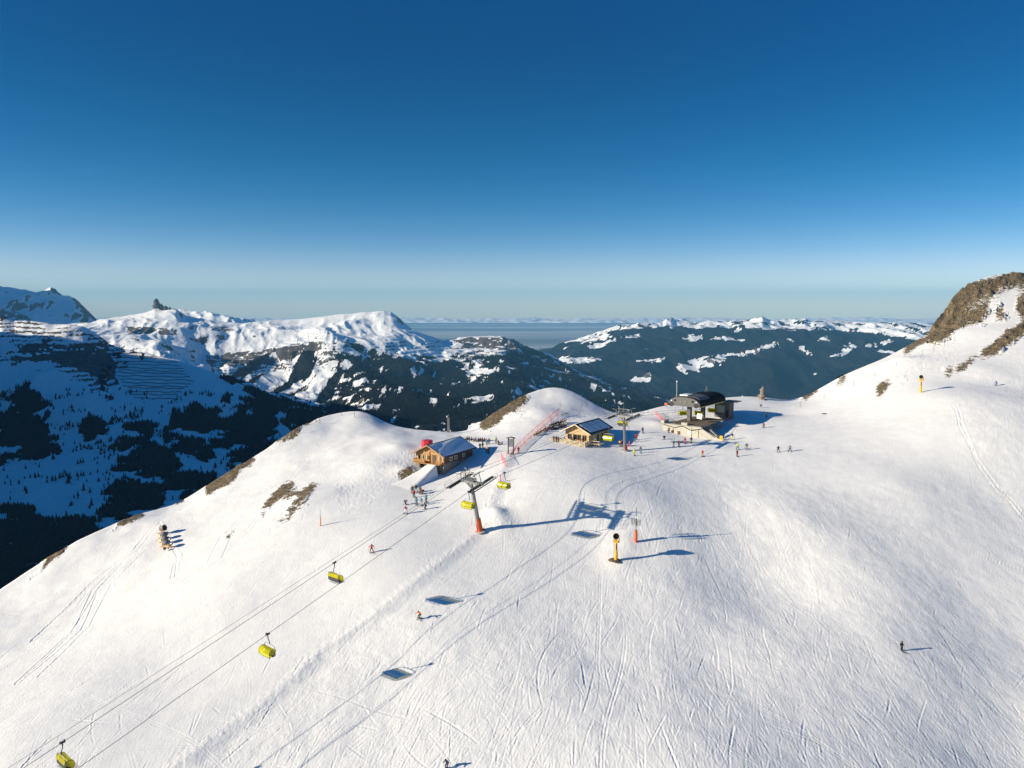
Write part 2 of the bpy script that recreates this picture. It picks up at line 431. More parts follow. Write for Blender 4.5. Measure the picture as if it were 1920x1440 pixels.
for k_, poly in enumerate(ROCKS): rk = np.maximum(rk, in_poly(wx, wy, poly))
# bare steep ground beyond the crest
rk = np.maximum(rk, sstep(2, 8, YY - Yr[None, :]) * (fbm(XX, YY, 9, 4, 21) > -0.10) * (PX < 1760))
small = in_poly(PX, PY, [(470,1000),(480,890),(610,890),(600,990)]) & (fbm(XX, YY, 1.6, 3, 44) > -0.06)
rk = np.where(in_poly(PX, PY, [(470,1000),(480,890),(610,890),(600,990)]), rk * 0.72, rk)
# blend the groove raster out where the slope is bare, roughen the un-groomed snow and the rocks
vis = np.clip(1.3 - YY / 330, 0.25, 1)
cell = np.maximum(0.35, 1.0 * YY * YY / 36550)
ZZ = ZZ + tr * vis * (1 - rk)
ZZ = ZZ + 0.030 * fbm(XX, YY, 1.6, 3, 31) * (0.35 + rough) + 0.16 * fbm(XX, YY, 9, 3, 33) * (0.4 + 0.6 * rough) + 0.35 * fbm(XX, YY, 30, 2, 35) + 0.40 * fbm(XX, YY, 13, 3, 37) * sstep(70, 5, np.abs(Yr[None, :] - YY)) * (PX < 1180)
_r = np.hypot(XX - _fc.x, YY - _fc.y); _th = np.arctan2(YY - _fc.y, XX - _fc.x)
ZZ = ZZ + 0.042 * fbm(_r * .22, _th * 55, 2.0, 3, 39) * rough * (PY > 900) * (_r > 12)
d, side, tt = seg_dist(XX, YY, BERM)
lump = np.exp(-(d / 1.8) ** 2)
ZZ = ZZ + lump * 0.06 * fbm(XX, YY, 0.9, 3, 51)
def chunky(poly, amp, wl, seed):
    global ZZ
    m = in_poly(PX + 12 * fbm(XX, YY, 6, 2, seed), PY + 8 * fbm(XX, YY, 6, 2, seed + 1), poly)
    ZZ = ZZ + m * 0.26 * amp * np.maximum(fbm(XX, YY, wl * .8, 4, seed + 2, .6), -0.1)
chunky([(620,930),(640,880),(720,850),(760,850),(775,905),(730,915),(690,950),(640,960)], 0.45, 1.1, 60)
chunky([(735,860),(770,840),(780,895),(745,905)], 0.6, 1.0, 64)
chunky([(910,930),(950,945),(985,985),(930,1000),(905,960)], 0.45, 0.8, 66)
chunky([(950,790),(1040,765),(1160,770),(1150,790),(1060,790),(980,800)], 0.40, 1.3, 70)
chunky([(1620,720),(1660,690),(1740,655),(1800,640),(1790,690),(1720,700),(1650,745)], 0.9, 2.2, 73)
chunky([(1790,760),(1920,730),(2000,730),(2000,1000),(1900,960),(1830,860)], 0.25, 1.6, 76)
chunky([(1440,740),(1510,748),(1500,765),(1450,765)], 0.5, 1.4, 79)
chunky([(1230,770),(1265,770),(1265,815),(1235,810)], 0.5, 1.0, 82)
chunky([(1820,700),(1920,640),(1990,640),(1990,720),(1850,740)], 0.35, 1.8, 85)
rkz = rk * (YY <= Yr[None, :] + 40)
ZZ = ZZ + rkz * (0.35 + 1.1 * (PX > 1735) * (PY < 660)) * (ridged(XX, YY, 6, 4, 91) + 0.25)
# a small soil darkening attribute is the bare ground itself
def box(A, n, ax):
    c = np.cumsum(np.concatenate([np.repeat(np.take(A, [0], ax), n + 1, ax), A, np.repeat(np.take(A, [-1], ax), n, ax)], ax), ax)
    m = A.shape[ax]; return (np.take(c, np.arange(2 * n + 1, 2 * n + 1 + m), ax) - np.take(c, np.arange(0, m), ax)) / (2 * n + 1)
soft = box(box(box(box(rk, 5, 0), 4, 1), 3, 0), 3, 1)

# ---- snow material
s = NT('piste_snow')
p = s.pos()
n1 = s.noise(0.35, 5, p); n2 = s.noise(5.0, 6, p, 0.65)
fl = s.mapping(p, (1.0, 0.22, 1.0), (0, 0, R(-22)))
n3 = s.noise(3.2, 5, fl, 0.6)
snowc = s.mix(s.ramp(n1, [(0.35, (0, 0, 0)), (0.65, (1, 1, 1))]), (0.80, 0.795, 0.80), (0.87, 0.86, 0.85))
rkf = s.attr('bare')
rn = s.noise(0.9, 8, p, 0.7); rn2 = s.noise(0.25, 4, p)
rockc = s.mix(rn2, s.ramp(rn, [(0.32, (0.035, 0.026, 0.016)), (0.46, (0.18, 0.125, 0.06)), (0.60, (0.31, 0.225, 0.12)), (0.8, (0.50, 0.40, 0.26))]),
              s.ramp(rn, [(0.3, (0.05, 0.042, 0.035)), (0.7, (0.22, 0.19, 0.15))]))
patch = s.math('ADD', rkf, s.math('MULTIPLY', s.math('SUBTRACT', s.noise(0.55, 9, p, 0.72), 0.5), 1.7))
edge = s.math('GREATER_THAN', s.math('ADD', patch, s.math('MULTIPLY', s.math('SUBTRACT', s.noise(3.0, 5, p), 0.5), 0.9)), 0.43)
edge = s.math('MULTIPLY', edge, s.math('GREATER_THAN', rkf, 0.06))
col = s.mix(edge, snowc, rockc)
h = s.math('ADD', s.math('MULTIPLY', n2, 0.055), s.math('MULTIPLY', n3, 0.07))
hr = s.math('ADD', h, s.math('MULTIPLY', s.math('MULTIPLY', s.noise(0.8, 10, p, 0.7), edge), 2.2))
nb = s.bump(hr, 0.55, 1.0)
s.princ(col, s.math('SUBTRACT', 0.75, s.math('MULTIPLY', edge, -0.15)), 0.0, nb, 0.25)
M_SNOW = s.m
slope = grid_mesh('ski_slope', XX, YY, ZZ, M_SNOW, {'bare': soft})
tag(slope, kind='structure')
# ------------------------------------------------------------------ the mountains beyond: one long sheet of terrain from 400 m to the plain
def L(*p): return np.array(p, float)
def zt(z, Y): # image row of height z at distance Y, to mix with traced rows
    q = z / Y; zc = (q * cp + sp) / (cp - q * sp); return 720 - zc * F
LAY = [
 (L((-300,430),(2300,430)), L((-300,zt(-260,430)),(2300,zt(-260,430)))),
 (L((-300,1300),(1400,1300),(1480,1000),(2300,1000)),
  L((-300,zt(-650,1300)),(500,zt(-650,1300)),(900,zt(-680,1300)),(1400,zt(-500,1300)),(1440,800),(1480,757),(1500,749),(1545,718),(1575,690),(1600,684),(1622,672),(1650,672),(1700,659),(1740,641),(1900,600),(2300,560))),
 (L((-300,2600),(2300,2600)),
  L((-300,zt(-600,2600)),(0,880),(300,885),(450,890),(600,905),(900,zt(-800,2600)),(1500,zt(-900,2600)),(2300,zt(-900,2600)))),
 (L((-300,3250),(600,3000),(700,3700),(2300,3700)),
  L((-300,760),(0,770),(150,775),(300,790),(450,800),(600,830),(700,845),(900,840),(1260,850),(1500,850),(2300,850))),
 (L((-300,4200),(0,4100),(200,3950),(400,3500),(600,3150),(700,4700),(2300,4700)),
  L((-300,560),(-120,574),(0,578),(25,588),(60,590),(100,599),(130,602),(155,609),(182,624),(205,642),(250,654),(300,664),(350,676),(400,692),(440,711),(475,729),(500,744),(560,762),(620,780),(680,790),(700,770),
    (800,768),(900,765),(1000,757),(1050,744),(1100,752),(1150,767),(1200,778),(1260,790),(1500,810),(2300,810))),
 (L((-300,5300),(2300,5600)),
  L((-300,700),(200,720),(350,730),(420,745),(480,745),(560,760),(640,765),(680,745),(750,735),(850,730),(950,728),(1050,740),(1150,752),(1260,772),(1500,800),(2300,800))),
 (L((-300,6300),(2300,6300)),
  L((-300,650),(300,660),(400,690),(480,700),(560,705),(640,700),(680,695),(750,700),(850,700),(950,702),(1050,720),(1150,742),(1260,765),(1500,790),(2300,790))),
 (L((-300,7000),(2300,7000)),
  L((-300,630),(170,625),(250,628),(330,642),(380,660),(430,658),(500,652),(560,646),(590,636),(612,626),(632,628),(655,642),(700,651),(750,652),(800,655),(850,662),(890,668),(940,676),(1000,690),(1060,704),(1130,726),(1200,742),(1262,756),(1500,790),(2300,790))),
 (L((-300,7600),(2300,7600)),
  L((-300,622),(170,612),(250,604),(330,606),(420,620),(480,624),(560,628),(600,622),(680,628),(740,632),(790,636),(830,645),(870,648),(900,652),(950,662),(1000,676),(1060,694),(1130,720),(1200,740),(1262,755),(1500,790),(2300,790))),
 (L((-300,8400),(2300,8400)),
  L((-300,610),(170,606),(190,597),(220,590),(250,585),(270,582),(290,576),(330,578),(350,590),(400,601),(450,606),(480,602),(500,600),(520,597),(560,594),(590,590),(620,586),(650,583),(680,580),(705,579),(720,578),(733,581),(744,589),(754,599),(765,609),
    (778,619),(790,626),(810,630),(830,639),(845,637),(862,631),(880,629),(910,628),(940,628),(962,632),(980,643),(1000,650),(1012,656),(1035,664),(1060,680),(1100,698),(1130,712),(1170,725),(1200,733),(1240,740),(1262,748),(1300,770),(1500,785),(2300,785))),
 (L((-300,9600),(2300,9600)),
  L((-300,640),(190,640),(330,640),(480,640),(700,640),(780,690),(1000,705),(1100,715),(1200,735),(1262,750),(1400,755),(1500,755),(1740,752),(2300,750))),
 (L((-300,11200),(2300,11200)),
  L((-300,560),(-100,540),(0,534),(14,538),(60,546),(120,560),(138,561),(150,572),(165,588),(185,600),(250,620),(330,610),(350,600),(700,640),(780,695),(1000,697),(1020,690),(1060,682),(1100,680),(1200,674),(1262,678),(1330,672),(1400,664),(1450,655),(1500,676),(1600,682),(1740,680),(2300,680))),
 (L((-300,12200),(2300,12200)),
  L((-300,600),(60,560),(75,548),(95,542),(112,552),(140,566),(200,620),(330,585),(345,583),(375,585),(400,589),(430,595),(460,599),(490,602),(600,620),(700,640),(780,zt(-1000,12200)),(1000,676),(1020,672),(1060,664),(1100,655),(1160,642),(1200,640),(1262,636),(1330,640),(1400,630),(1450,634),(1500,636),(1600,640),(1740,642),(2300,640))),
 (L((-300,14000),(2300,14000)),
  L((-300,640),(330,640),(700,650),(780,zt(-1000,14000)),(1000,zt(-1000,14000)),(1022,657),(1050,646),(1085,632),(1110,625),(1140,615),(1160,608),(1190,606),(1220,604),(1243,602),(1250,597),(1258,597),(1266,602),(1300,603),(1330,597),(1360,600),(1395,601),(1430,593),(1445,600),(1480,599),
    (1510,596),(1520,602),(1560,600),(1600,603),(1640,601),(1680,604),(1720,607),(1745,610),(1800,616),(2300,640))),
 (L((-300,15500),(2300,15500)), L((-300,zt(-1000,15500)),(1000,zt(-1000,15500)),(1150,zt(-1000,15500)),(1250,612),(1745,616),(2300,640))),
 (L((-300,18500),(2300,18500)), L((-300,zt(-1000,18500)),(2300,zt(-1000,18500)))),
]
NC2, NR2 = 1500, 1000
pxs = np.linspace(-330, 2250, NC2)
A2, _ = ray(pxs, np.full(NC2, 680.0))
LA = []; LZ = []; LYv = []
for Yl, Pl in LAY:
    Yc = np.interp(pxs, Yl[:, 0], Yl[:, 1])
    xs_ = np.unique(np.concatenate([np.linspace(-330, 2250, 900), Pl[:, 0]]))
    a_, s_ = ray(xs_, np.interp(xs_, Pl[:, 0], Pl[:, 1]))
    LYv.append(Yc); LZ.append(np.interp(A2, a_, s_) * Yc)
LYv = np.array(LYv); LZ = np.array(LZ)
Yrow = 430 * (18500 / 430.0) ** (np.linspace(0, 1, NR2) ** 0.80)
ZF = np.empty((NR2, NC2))
for c in range(NC2): ZF[:, c] = np.interp(Yrow, LYv[:, c], LZ[:, c])
# soften the folds, keep the crests
def blur(Z, n):
    for _ in range(n):
        Z2 = Z.copy(); Z2[1:-1] = 0.25 * Z[:-2] + 0.5 * Z[1:-1] + 0.25 * Z[2:]; Z = Z2
    return Z
ZF = np.maximum(blur(ZF, 60), ZF - 25) * 0.75 + ZF * 0.25
YF = np.repeat(Yrow[:, None], NC2, 1); XF = YF * A2[None, :]
FPX, FPY = project(XF, YF, ZF)
# relief
amp = np.interp(Yrow, [430, 900, 1500, 2500, 3000, 3600, 5000, 8000, 9000, 14500, 18500], [8, 14, 9, 14, 40, 65, 85, 62, 80, 100, 5])[:, None] * np.ones((1, NC2))
crest = np.zeros_like(ZF)
for k_ in (4, 9, 13): crest = np.maximum(crest, np.exp(-((YF - LYv[k_][None, :]) / 260.0) ** 2))
amp = amp * (1 - 0.72 * crest)
amp = np.where((YF > 8600) & (FPX > 700) & (FPX < 1010), 8, amp)
XW = XF + 160 * fbm(XF, YF, 900, 3, 120); YW = YF + 160 * fbm(XF, YF, 900, 3, 123)
rel = ridged(XW, YW, 1100, 6, 101, 0.42) * 1.4 + 0.4 * fbm(XW, YW, 380, 5, 111)
gul = ridged(XW * 1.0 + 0.35 * YW, YW * 0.30, 230, 4, 131, 0.55)      # gullies running down the faces
ZF = ZF + amp * rel + amp * 0.33 * gul * (YF > 2900)
# strata: ledges on the cliffs
led = in_poly(FPX, FPY, [(20,645),(200,645),(230,740),(200,735),(100,690),(20,690)]) | in_poly(FPX, FPY, [(380,660),(620,620),(640,700),(420,700)]) | in_poly(FPX, FPY, [(700,640),(1000,628),(1000,665),(700,690)])
stp = 26.0; fz = ZF / stp; zq = (np.floor(fz) + sstep(0.25, 0.75, fz - np.floor(fz))) * stp
ZF = np.where(led, ZF * 0.4 + zq * 0.6, ZF)
FPX, FPY = project(XF, YF, ZF)
WX = FPX + 75 * fbm(XF, YF, 330, 6, 141, 0.65); WY = FPY + 50 * fbm(XF, YF, 330, 6, 145, 0.65)
FOR = [[(-80,760),(0,770),(28,722),(58,722),(92,790),(105,850),(60,865),(10,880),(-80,880)],[(150,802),(170,778),(200,792),(220,840),(175,832)],
 [(228,790),(262,786),(290,812),(330,850),(325,880),(300,905),(238,885),(224,850)],[(310,762),(350,770),(362,760),(420,770),(450,792),(440,850),(400,862),(330,850)],
 [(430,735),(480,733),(560,765),(640,780),(640,870),(500,890),(420,830)],[(200,935),(215,915),(250,908),(282,930),(265,985),(200,1010),(195,960)],
 [(-80,945),(0,950),(50,955),(92,975),(135,985),(220,985),(200,1100),(-80,1250)],[(330,892),(360,885),(420,893),(380,940),(290,950),(268,930)],[(410,840),(470,835),(500,870),(440,880)],
 [(40,728),(54,730),(50,740),(38,740)],[(236,640),(246,642),(262,690),(250,690)],[(205,650),(220,652),(222,760),(206,715)]]
fo = np.zeros(FPX.shape)
for poly in FOR: fo = np.maximum(fo, in_poly(WX, WY, poly))
fo = fo * (fbm(XF, YF, 130, 5, 149) > -0.14)
nf = fbm(XF, YF, 420, 5, 151)
regB = in_poly(FPX, FPY, [(395,700),(480,665),(600,655),(650,665),(650,830),(560,790),(480,745)])
fo = np.maximum(fo, regB * (fbm(XF * 3.0, YF * 0.35, 420, 5, 158) > 0.10) )
regC = in_poly(WX, WY, [(630,655),(660,648),(720,668),(800,680),(850,676),(900,668),(960,655),(1010,655),(1060,680),(1130,712),(1262,744),(1320,800),(1320,860),(620,860),(620,760),(650,700)])
fo = np.maximum(fo, regC * (nf > -0.32) * (fbm(XF * 2.4, YF * 0.45, 210, 5, 157, .6) > -0.26))
fo = np.maximum(fo, in_poly(FPX, FPY, [(720,662),(860,672),(830,690),(760,690)]) * (nf > 0.05))
regD = (YF > 8500) & (FPX > 1010) & (FPY > np.interp(FPX, [1000,1085,1160,1250,1350,1450,1600,1750], [640,640,617,613,614,616,619,640]) + 6 * fbm(XF, YF, 500, 4, 170))
fo = np.where(regD, (fbm(XF, YF, 700, 5, 161) > -0.34), fo)
plt = (YF > 8500) & (FPX > 1010) & ~regD
fo = np.where(plt, fbm(XF, YF, 240, 4, 162) > 0.16, fo)
for poly in ([(1088,642),(1110,632),(1140,625),(1146,632),(1118,640),(1095,645)],[(1285,634),(1300,626),(1318,627),(1320,634),(1292,641)],[(1170,630),(1198,627),(1200,631),(1172,634)],
   [(1335,682),(1345,666),(1400,660),(1450,640),(1465,645),(1420,662),(1372,668)],[(1290,678),(1330,668),(1350,684),(1310,686)],[(1553,668),(1580,655),(1590,640),(1606,652),(1575,668)],[(1530,634),(1550,630),(1552,637),(1535,640)],
   [(1045,678),(1060,668),(1120,672),(1118,678),(1070,680)],[(1190,680),(1210,672),(1240,672),(1238,680)],[(1050,655),(1064,647),(1062,656)],[(1510,655),(1535,662),(1540,668),(1515,662)],[(1625,645),(1645,645),(1645,652),(1628,652)],[(1650,640),(1668,636),(1670,646),(1655,646)]):
    fo = np.where(in_poly(FPX + 22 * fbm(XF, YF, 300, 5, 166, .65), FPY + 9 * fbm(XF, YF, 300, 5, 168, .65), poly) & (YF > 8000) & (fbm(XF, YF, 130, 3, 169) > -0.22), 0.0, fo)
fo = np.where((YF < 1900) & (FPX > 1400), (fbm(XF, YF, 90, 4, 175) > -0.18), fo)
for poly in ([(1060,742),(1085,735),(1100,760),(1060,770)],[(1120,762),(1160,770),(1150,790),(1100,770)],[(990,722),(1010,715),(1020,740),(995,742)],[(660,705),(690,690),(700,720),(690,790),(660,790)],
             [(860,690),(905,665),(915,700),(900,720)]):
    fo = np.where(in_poly(WX, WY, poly) & (YF > 2800) & (YF < 8000), fo * (fbm(XF, YF, 130, 4, 171) > -0.05), fo)
gzF = np.gradient(ZF, axis=0) / np.gradient(YF, axis=0)
gxF = np.gradient(ZF, axis=1) / np.gradient(XF, axis=1)
steep = np.hypot(gxF, gzF)
ro = sstep(0.62, 0.95, steep + 0.25 * fbm(XF, YF, 150, 4, 181)) * (YF < 12500)
for poly in ([(30,645),(60,640),(120,660),(170,650),(205,658),(222,720),(200,725),(150,690),(100,680),(40,668)],[(385,672),(430,662),(500,655),(590,640),(605,655),(560,668),(480,684),(395,688)],
             [(0,582),(25,580),(60,600),(30,602),(0,600)],[(855,640),(880,632),(985,635),(992,655),(930,655),(870,650)],[(165,640),(170,625),(182,640)],[(235,612),(330,618),(330,628),(240,625)],[(390,610),(440,618),(430,622),(395,618)],
             [(1580,700),(1600,684),(1622,676),(1630,690),(1600,705)]):
    ro = np.maximum(ro, in_poly(FPX + 10 * fbm(XF, YF, 150, 3, 190), FPY + 7 * fbm(XF, YF, 150, 3, 193), poly) * (fbm(XF, YF, 90, 3, 197) > -0.2))
strat = (np.sin(ZF * 2 * math.pi / 19.0 + 5 * fbm(XF, YF, 260, 3, 199)) > 0.1) & (fbm(XF, YF, 170, 4, 198) > -0.12)
band = in_poly(WX, FPY + 8 * fbm(XF, YF, 200, 3, 196), [(-60,600),(60,600),(165,625),(225,650),(235,745),(190,735),(120,700),(40,690),(-60,660)]) | in_poly(FPX, FPY + 8 * fbm(XF, YF, 200, 3, 194), [(385,668),(500,655),(600,640),(650,650),(640,690),(560,690),(480,705),(400,700)]) | in_poly(FPX, FPY, [(840,636),(990,628),(1000,660),(900,668),(850,655)])
ro = np.maximum(ro, 0.85 * (strat & band))
ro = np.where(YF > 15000, 0, ro)

s = NT('mountain_cover'); p = s.pos()
fo_n = s.noise(0.035, 6, p, 0.7); fo_n2 = s.noise(0.008, 6, p, 0.65)
fa = s.attr('forest'); ra = s.attr('rock'); pl = s.attr('plain')
fm = s.math('GREATER_THAN', s.math('ADD', fa, s.math('ADD', s.math('MULTIPLY', s.math('SUBTRACT', fo_n, 0.5), 0.9), s.math('MULTIPLY', s.math('SUBTRACT', fo_n2, 0.5), 1.0))), 0.56)
rm = s.math('GREATER_THAN', s.math('ADD', ra, s.math('ADD', s.math('MULTIPLY', s.math('SUBTRACT', s.noise(0.05, 6, s.mapping(p, (1, 1, 3.5)), 0.7), 0.5), 1.5), s.math('MULTIPLY', s.math('SUBTRACT', s.noise(0.012, 4, p), 0.5), 0.8))), 0.62)
snow = s.mix(s.noise(0.004, 4, p), (0.84, 0.85, 0.865), (0.91, 0.91, 0.905))
rock = s.ramp(s.noise(0.03, 8, s.mapping(p, (1, 1, 4)), 0.75), [(0.3, (0.035, 0.033, 0.032)), (0.55, (0.12, 0.105, 0.09)), (0.8, (0.26, 0.23, 0.20))])
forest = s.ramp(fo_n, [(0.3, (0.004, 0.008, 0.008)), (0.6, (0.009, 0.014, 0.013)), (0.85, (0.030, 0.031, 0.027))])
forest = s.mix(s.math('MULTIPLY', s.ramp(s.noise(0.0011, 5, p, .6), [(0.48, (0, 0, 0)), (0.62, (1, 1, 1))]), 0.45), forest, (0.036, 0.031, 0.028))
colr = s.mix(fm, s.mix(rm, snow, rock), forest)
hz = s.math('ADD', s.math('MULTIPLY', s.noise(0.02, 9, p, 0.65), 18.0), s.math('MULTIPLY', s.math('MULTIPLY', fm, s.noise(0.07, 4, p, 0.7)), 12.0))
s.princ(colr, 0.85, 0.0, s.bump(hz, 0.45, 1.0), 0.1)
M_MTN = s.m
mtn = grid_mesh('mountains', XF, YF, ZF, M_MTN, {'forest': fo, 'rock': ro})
tag(mtn, kind='structure')

# unseen flank added beyond the left frame edge, shaped to throw shade over the valley
ns = 260
ty = np.linspace(700, 4600, ns); tx = np.linspace(-1, 1, 120)
TX, TY = np.meshgrid(tx, ty)
crestx = -1.02 * TY - 700 
ch = np.interp(TY, [700, 1200, 2000, 2800, 3400, 3900, 4600], [120, 420, 620, 570, 390, 140, -300])
wid = 1150.0
FX = crestx + TX * wid; FZ = ch - (np.abs(TX) ** 1.2) * (ch + 800) + 90 * ridged(FX, TY, 700, 4, 205)
flank = grid_mesh('unseen_shade_flank', FX, TY, FZ, M_MTN, {'forest': (fbm(FX, TY, 300, 3, 5) > 0.0) * (FZ < -200), 'rock': (fbm(FX, TY, 200, 3, 6) > 0.1) * 1.0})
tag(flank, kind='structure')
ty = np.linspace(8000, 13500, 160); TX, TY = np.meshgrid(tx, ty); FX = -0.78 * TY - 720 + TX * 1450  # second unseen flank, added to put the far left mountain in shade
ch = np.interp(TY, [8000, 9000, 10500, 12500, 13500], [0, 600, 970, 960, 300])
FZ = ch - (np.abs(TX) ** 1.2) * (ch + 700) + 80 * ridged(FX, TY, 800, 4, 215)
flank2 = grid_mesh('unseen_shade_flank', FX, TY, FZ, M_MTN, {'forest': np.zeros(FX.shape), 'rock': (fbm(FX, TY, 300, 3, 6) > 0.15) * 1.0}); tag(flank2, kind='structure')

# trees of the valley: the woods as one mass, the lone ones in the meadows one by one
def far_z(x, y):
    a = x / y; i = np.interp(y, Yrow, np.arange(NR2)); j = np.interp(a, A2, np.arange(NC2))
    i0 = np.clip(i.astype(int), 0, NR2 - 2); j0 = np.clip(j.astype(int), 0, NC2 - 2); fi = i - i0; fj = j - j0
    g = lambda A: A[i0, j0] * (1 - fi) * (1 - fj) + A[i0, j0 + 1] * (1 - fi) * fj + A[i0 + 1, j0] * fi * (1 - fj) + A[i0 + 1, j0 + 1] * fi * fj
    return g(ZF), g(fo), g(FPX), g(FPY)
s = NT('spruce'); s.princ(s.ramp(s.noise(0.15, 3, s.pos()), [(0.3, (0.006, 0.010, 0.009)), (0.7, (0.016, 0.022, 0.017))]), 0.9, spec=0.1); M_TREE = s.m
def spruce_forest(name, x, y, z, hgt, label):
    n = len(x); k = 6
    ang = np.arange(k) * 2 * math.pi / k
    tiers = ((0.04, 0.20, 0.62), (0.36, 0.14, 1.0))
    V = np.empty((n, 2 * (k + 1), 3)); 
    for ti, (b0, r0, t0) in enumerate(tiers):
        ro_ = hgt[:, None] * r0 * rng.uniform(0.65, 1.35, (n, k)); th = ang[None, :] + rng.uniform(0, 6.28, (n, 1))
        o_ = ti * (k + 1)
        V[:, o_:o_ + k, 0] = x[:, None] + ro_ * np.cos(th); V[:, o_:o_ + k, 1] = y[:, None] + ro_ * np.sin(th)
        V[:, o_:o_ + k, 2] = z[:, None] + hgt[:, None] * (b0 + rng.uniform(-0.03, 0.03, (n, k)))
        V[:, o_ + k, 0] = x; V[:, o_ + k, 1] = y; V[:, o_ + k, 2] = z + hgt * t0
    base = np.arange(n)[:, None, None] * (2 * (k + 1))
    f = np.array([[o_ + q, o_ + (q + 1) % k, o_ + k] for o_ in (0, k + 1) for q in range(k)])
    me = bpy.data.meshes.new(name); set_mesh(me, V.reshape(-1, 3), (base + f[None]).reshape(-1, 3)); me.materials.append(M_TREE)
    o = bpy.data.objects.new(name, me); C.objects.link(o); tag(o, label, kind='stuff'); return o
_n = 420000
_y = 1100 * (4300 / 1100) ** rng.random(_n); _a = rng.uniform(A2[0], ray(700, 800)[0], _n); _x = _a * _y
_z, _f, _px, _py = far_z(_x, _y)
m = (_f > 0.5) & (_py > 700) & (_px > -120) & (rng.random(_n) < 0.62)
sparse = (_f <= 0.5) & (rng.random(_n) < 0.012) & (_py > 730) & (fbm(_x, _y, 160, 3, 231) > 0.12)
slopes = (_f <= 0.5) & (_py > 735) & (_py < 850) & (rng.random(_n) < 0.10) & (fbm(_x, _y, 120, 3, 235) > 0.22)
m = m | sparse | slopes
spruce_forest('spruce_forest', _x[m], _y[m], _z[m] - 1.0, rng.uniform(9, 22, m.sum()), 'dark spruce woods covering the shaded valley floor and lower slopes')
_n = 160000
_y = 4300 * (8300 / 4300) ** rng.random(_n); _x = rng.uniform(ray(380, 700)[0], ray(1270, 740)[0], _n) * _y
_z, _f, _px, _py = far_z(_x, _y)
m = (_f > 0.5) & (_py > 650) & ((_px > 640) | (rng.random(_n) < 0.35))
spruce_forest('mountain_forest', _x[m], _y[m], _z[m] - 2.0, rng.uniform(9, 20, m.sum()), 'dark conifer forest on the flanks of the far ridge')
_n = 9000
_y = rng.uniform(930, 1150, _n); _x = rng.uniform(ray(1440, 740)[0], ray(1760, 640)[0], _n) * _y
_z, _f, _px, _py = far_z(_x, _y); m = (_f > 0.4)
spruce_forest('ridge_forest', _x[m], _y[m], _z[m] - 1.0, rng.uniform(4, 11, m.sum()), 'dark conifers on the ridge behind the right slope')

# the plain under low fog, and the cloud bank at the horizon
s = NT('plain_fog'); p = s.pos()
big = s.noise(0.00016, 6, s.mapping(p, (0.35, 1.6, 1)), 0.6)
c = s.ramp(big, [(0.34, (0.16, 0.19, 0.21)), (0.48, (0.28, 0.30, 0.31)), (0.60, (0.48, 0.48, 0.48)), (0.72, (0.70, 0.68, 0.67))])
s.princ(c, 0.95, spec=0.0)
PXg, PYg = np.meshgrid(np.linspace(-42000, 42000, 60), np.linspace(15000, 47000, 60))
plain = grid_mesh('plain', PXg, PYg, np.full(PXg.shape, -1004.0) + 25 * fbm(PXg, PYg, 4000, 3, 3), s.m); tag(plain, kind='structure')
s = NT('cloud_white'); s.princ((0.82, 0.80, 0.79), 1.0, spec=0.0); M_CLOUD = s.m
CXg, CYg = np.meshgrid(np.linspace(-52000, 60000, 900), np.linspace(48500, 62000, 70))
cz = -1330 + 330 * sstep(48500, 51000, CYg) + 330 * np.clip(fbm(CXg * 0.45, CYg, 2600, 5, 301) + 0.12, -0.1, 1) + 130 * fbm(CXg, CYg, 700, 3, 305) - 500 * sstep(58000, 62000, CYg)
cz = np.where(CXg < -9000, cz - 0, cz)
cloud = grid_mesh('cloud_bank', CXg, CYg, cz, M_CLOUD); tag(cloud, kind='structure')

# the air
s = NT('haze_air')
v = s.node('ShaderNodeVolumePrincipled'); v.inputs['Color'].default_value = (0.20, 0.58, 1.0, 1)
v.inputs['Density'].default_value = 2.3e-5; v.inputs['Anisotropy'].default_value = 0.0
s.link(v.outputs[0], s.out.inputs['Volume'])
bm = bmesh.new(); bmesh.ops.create_cube(bm, size=1.0)
for q in bm.verts:
    q.co.x = q.co.x * 98000; q.co.y = 23700 + q.co.y * 48600; q.co.z = -130 + q.co.z * 2260
me = bpy.data.meshes.new('haze'); bm.to_mesh(me); bm.free(); me.materials.append(s.m)
hz_o = bpy.data.objects.new('haze', me); C.objects.link(hz_o); tag(hz_o, kind='stuff')
# ------------------------------------------------------------------ object helpers
_mats = {}
def flat(name, col, rough=0.6, metal=0.0, wear=0.25, scale=3.0, spec=0.5):
    if name in _mats: return _mats[name]
    s = NT(name); n = s.noise(scale, 6, s.obj(), 0.65)
    dark = tuple(c * (1 - wear) for c in col); lite = tuple(min(1, c * (1 + wear * 0.5)) for c in col)
    s.princ(s.ramp(n, [(0.3, dark), (0.7, lite)]), rough, metal, spec=spec); _mats[name] = s.m; return s.m
def planks(name, c1, c2, axis='Z', pitch=0.2):
    if name in _mats: return _mats[name]
    s = NT(name); o = s.obj(); sx = s.node('ShaderNodeSeparateXYZ'); s.link(o, sx.inputs[0])
    v = s.math('FRACT', s.math('DIVIDE', sx.outputs[axis], pitch))
    gap = s.math('LESS_THAN', v, 0.14)
    n = s.noise(1.3, 5, s.mapping(o, (1, 1, 6)), 0.6)
    c = s.ramp(n, [(0.3, c1), (0.7, c2)])
    s.princ(s.mix(gap, c, tuple(x * 0.22 for x in c1)), 0.7, spec=0.3); _mats[name] = s.m; return s.m
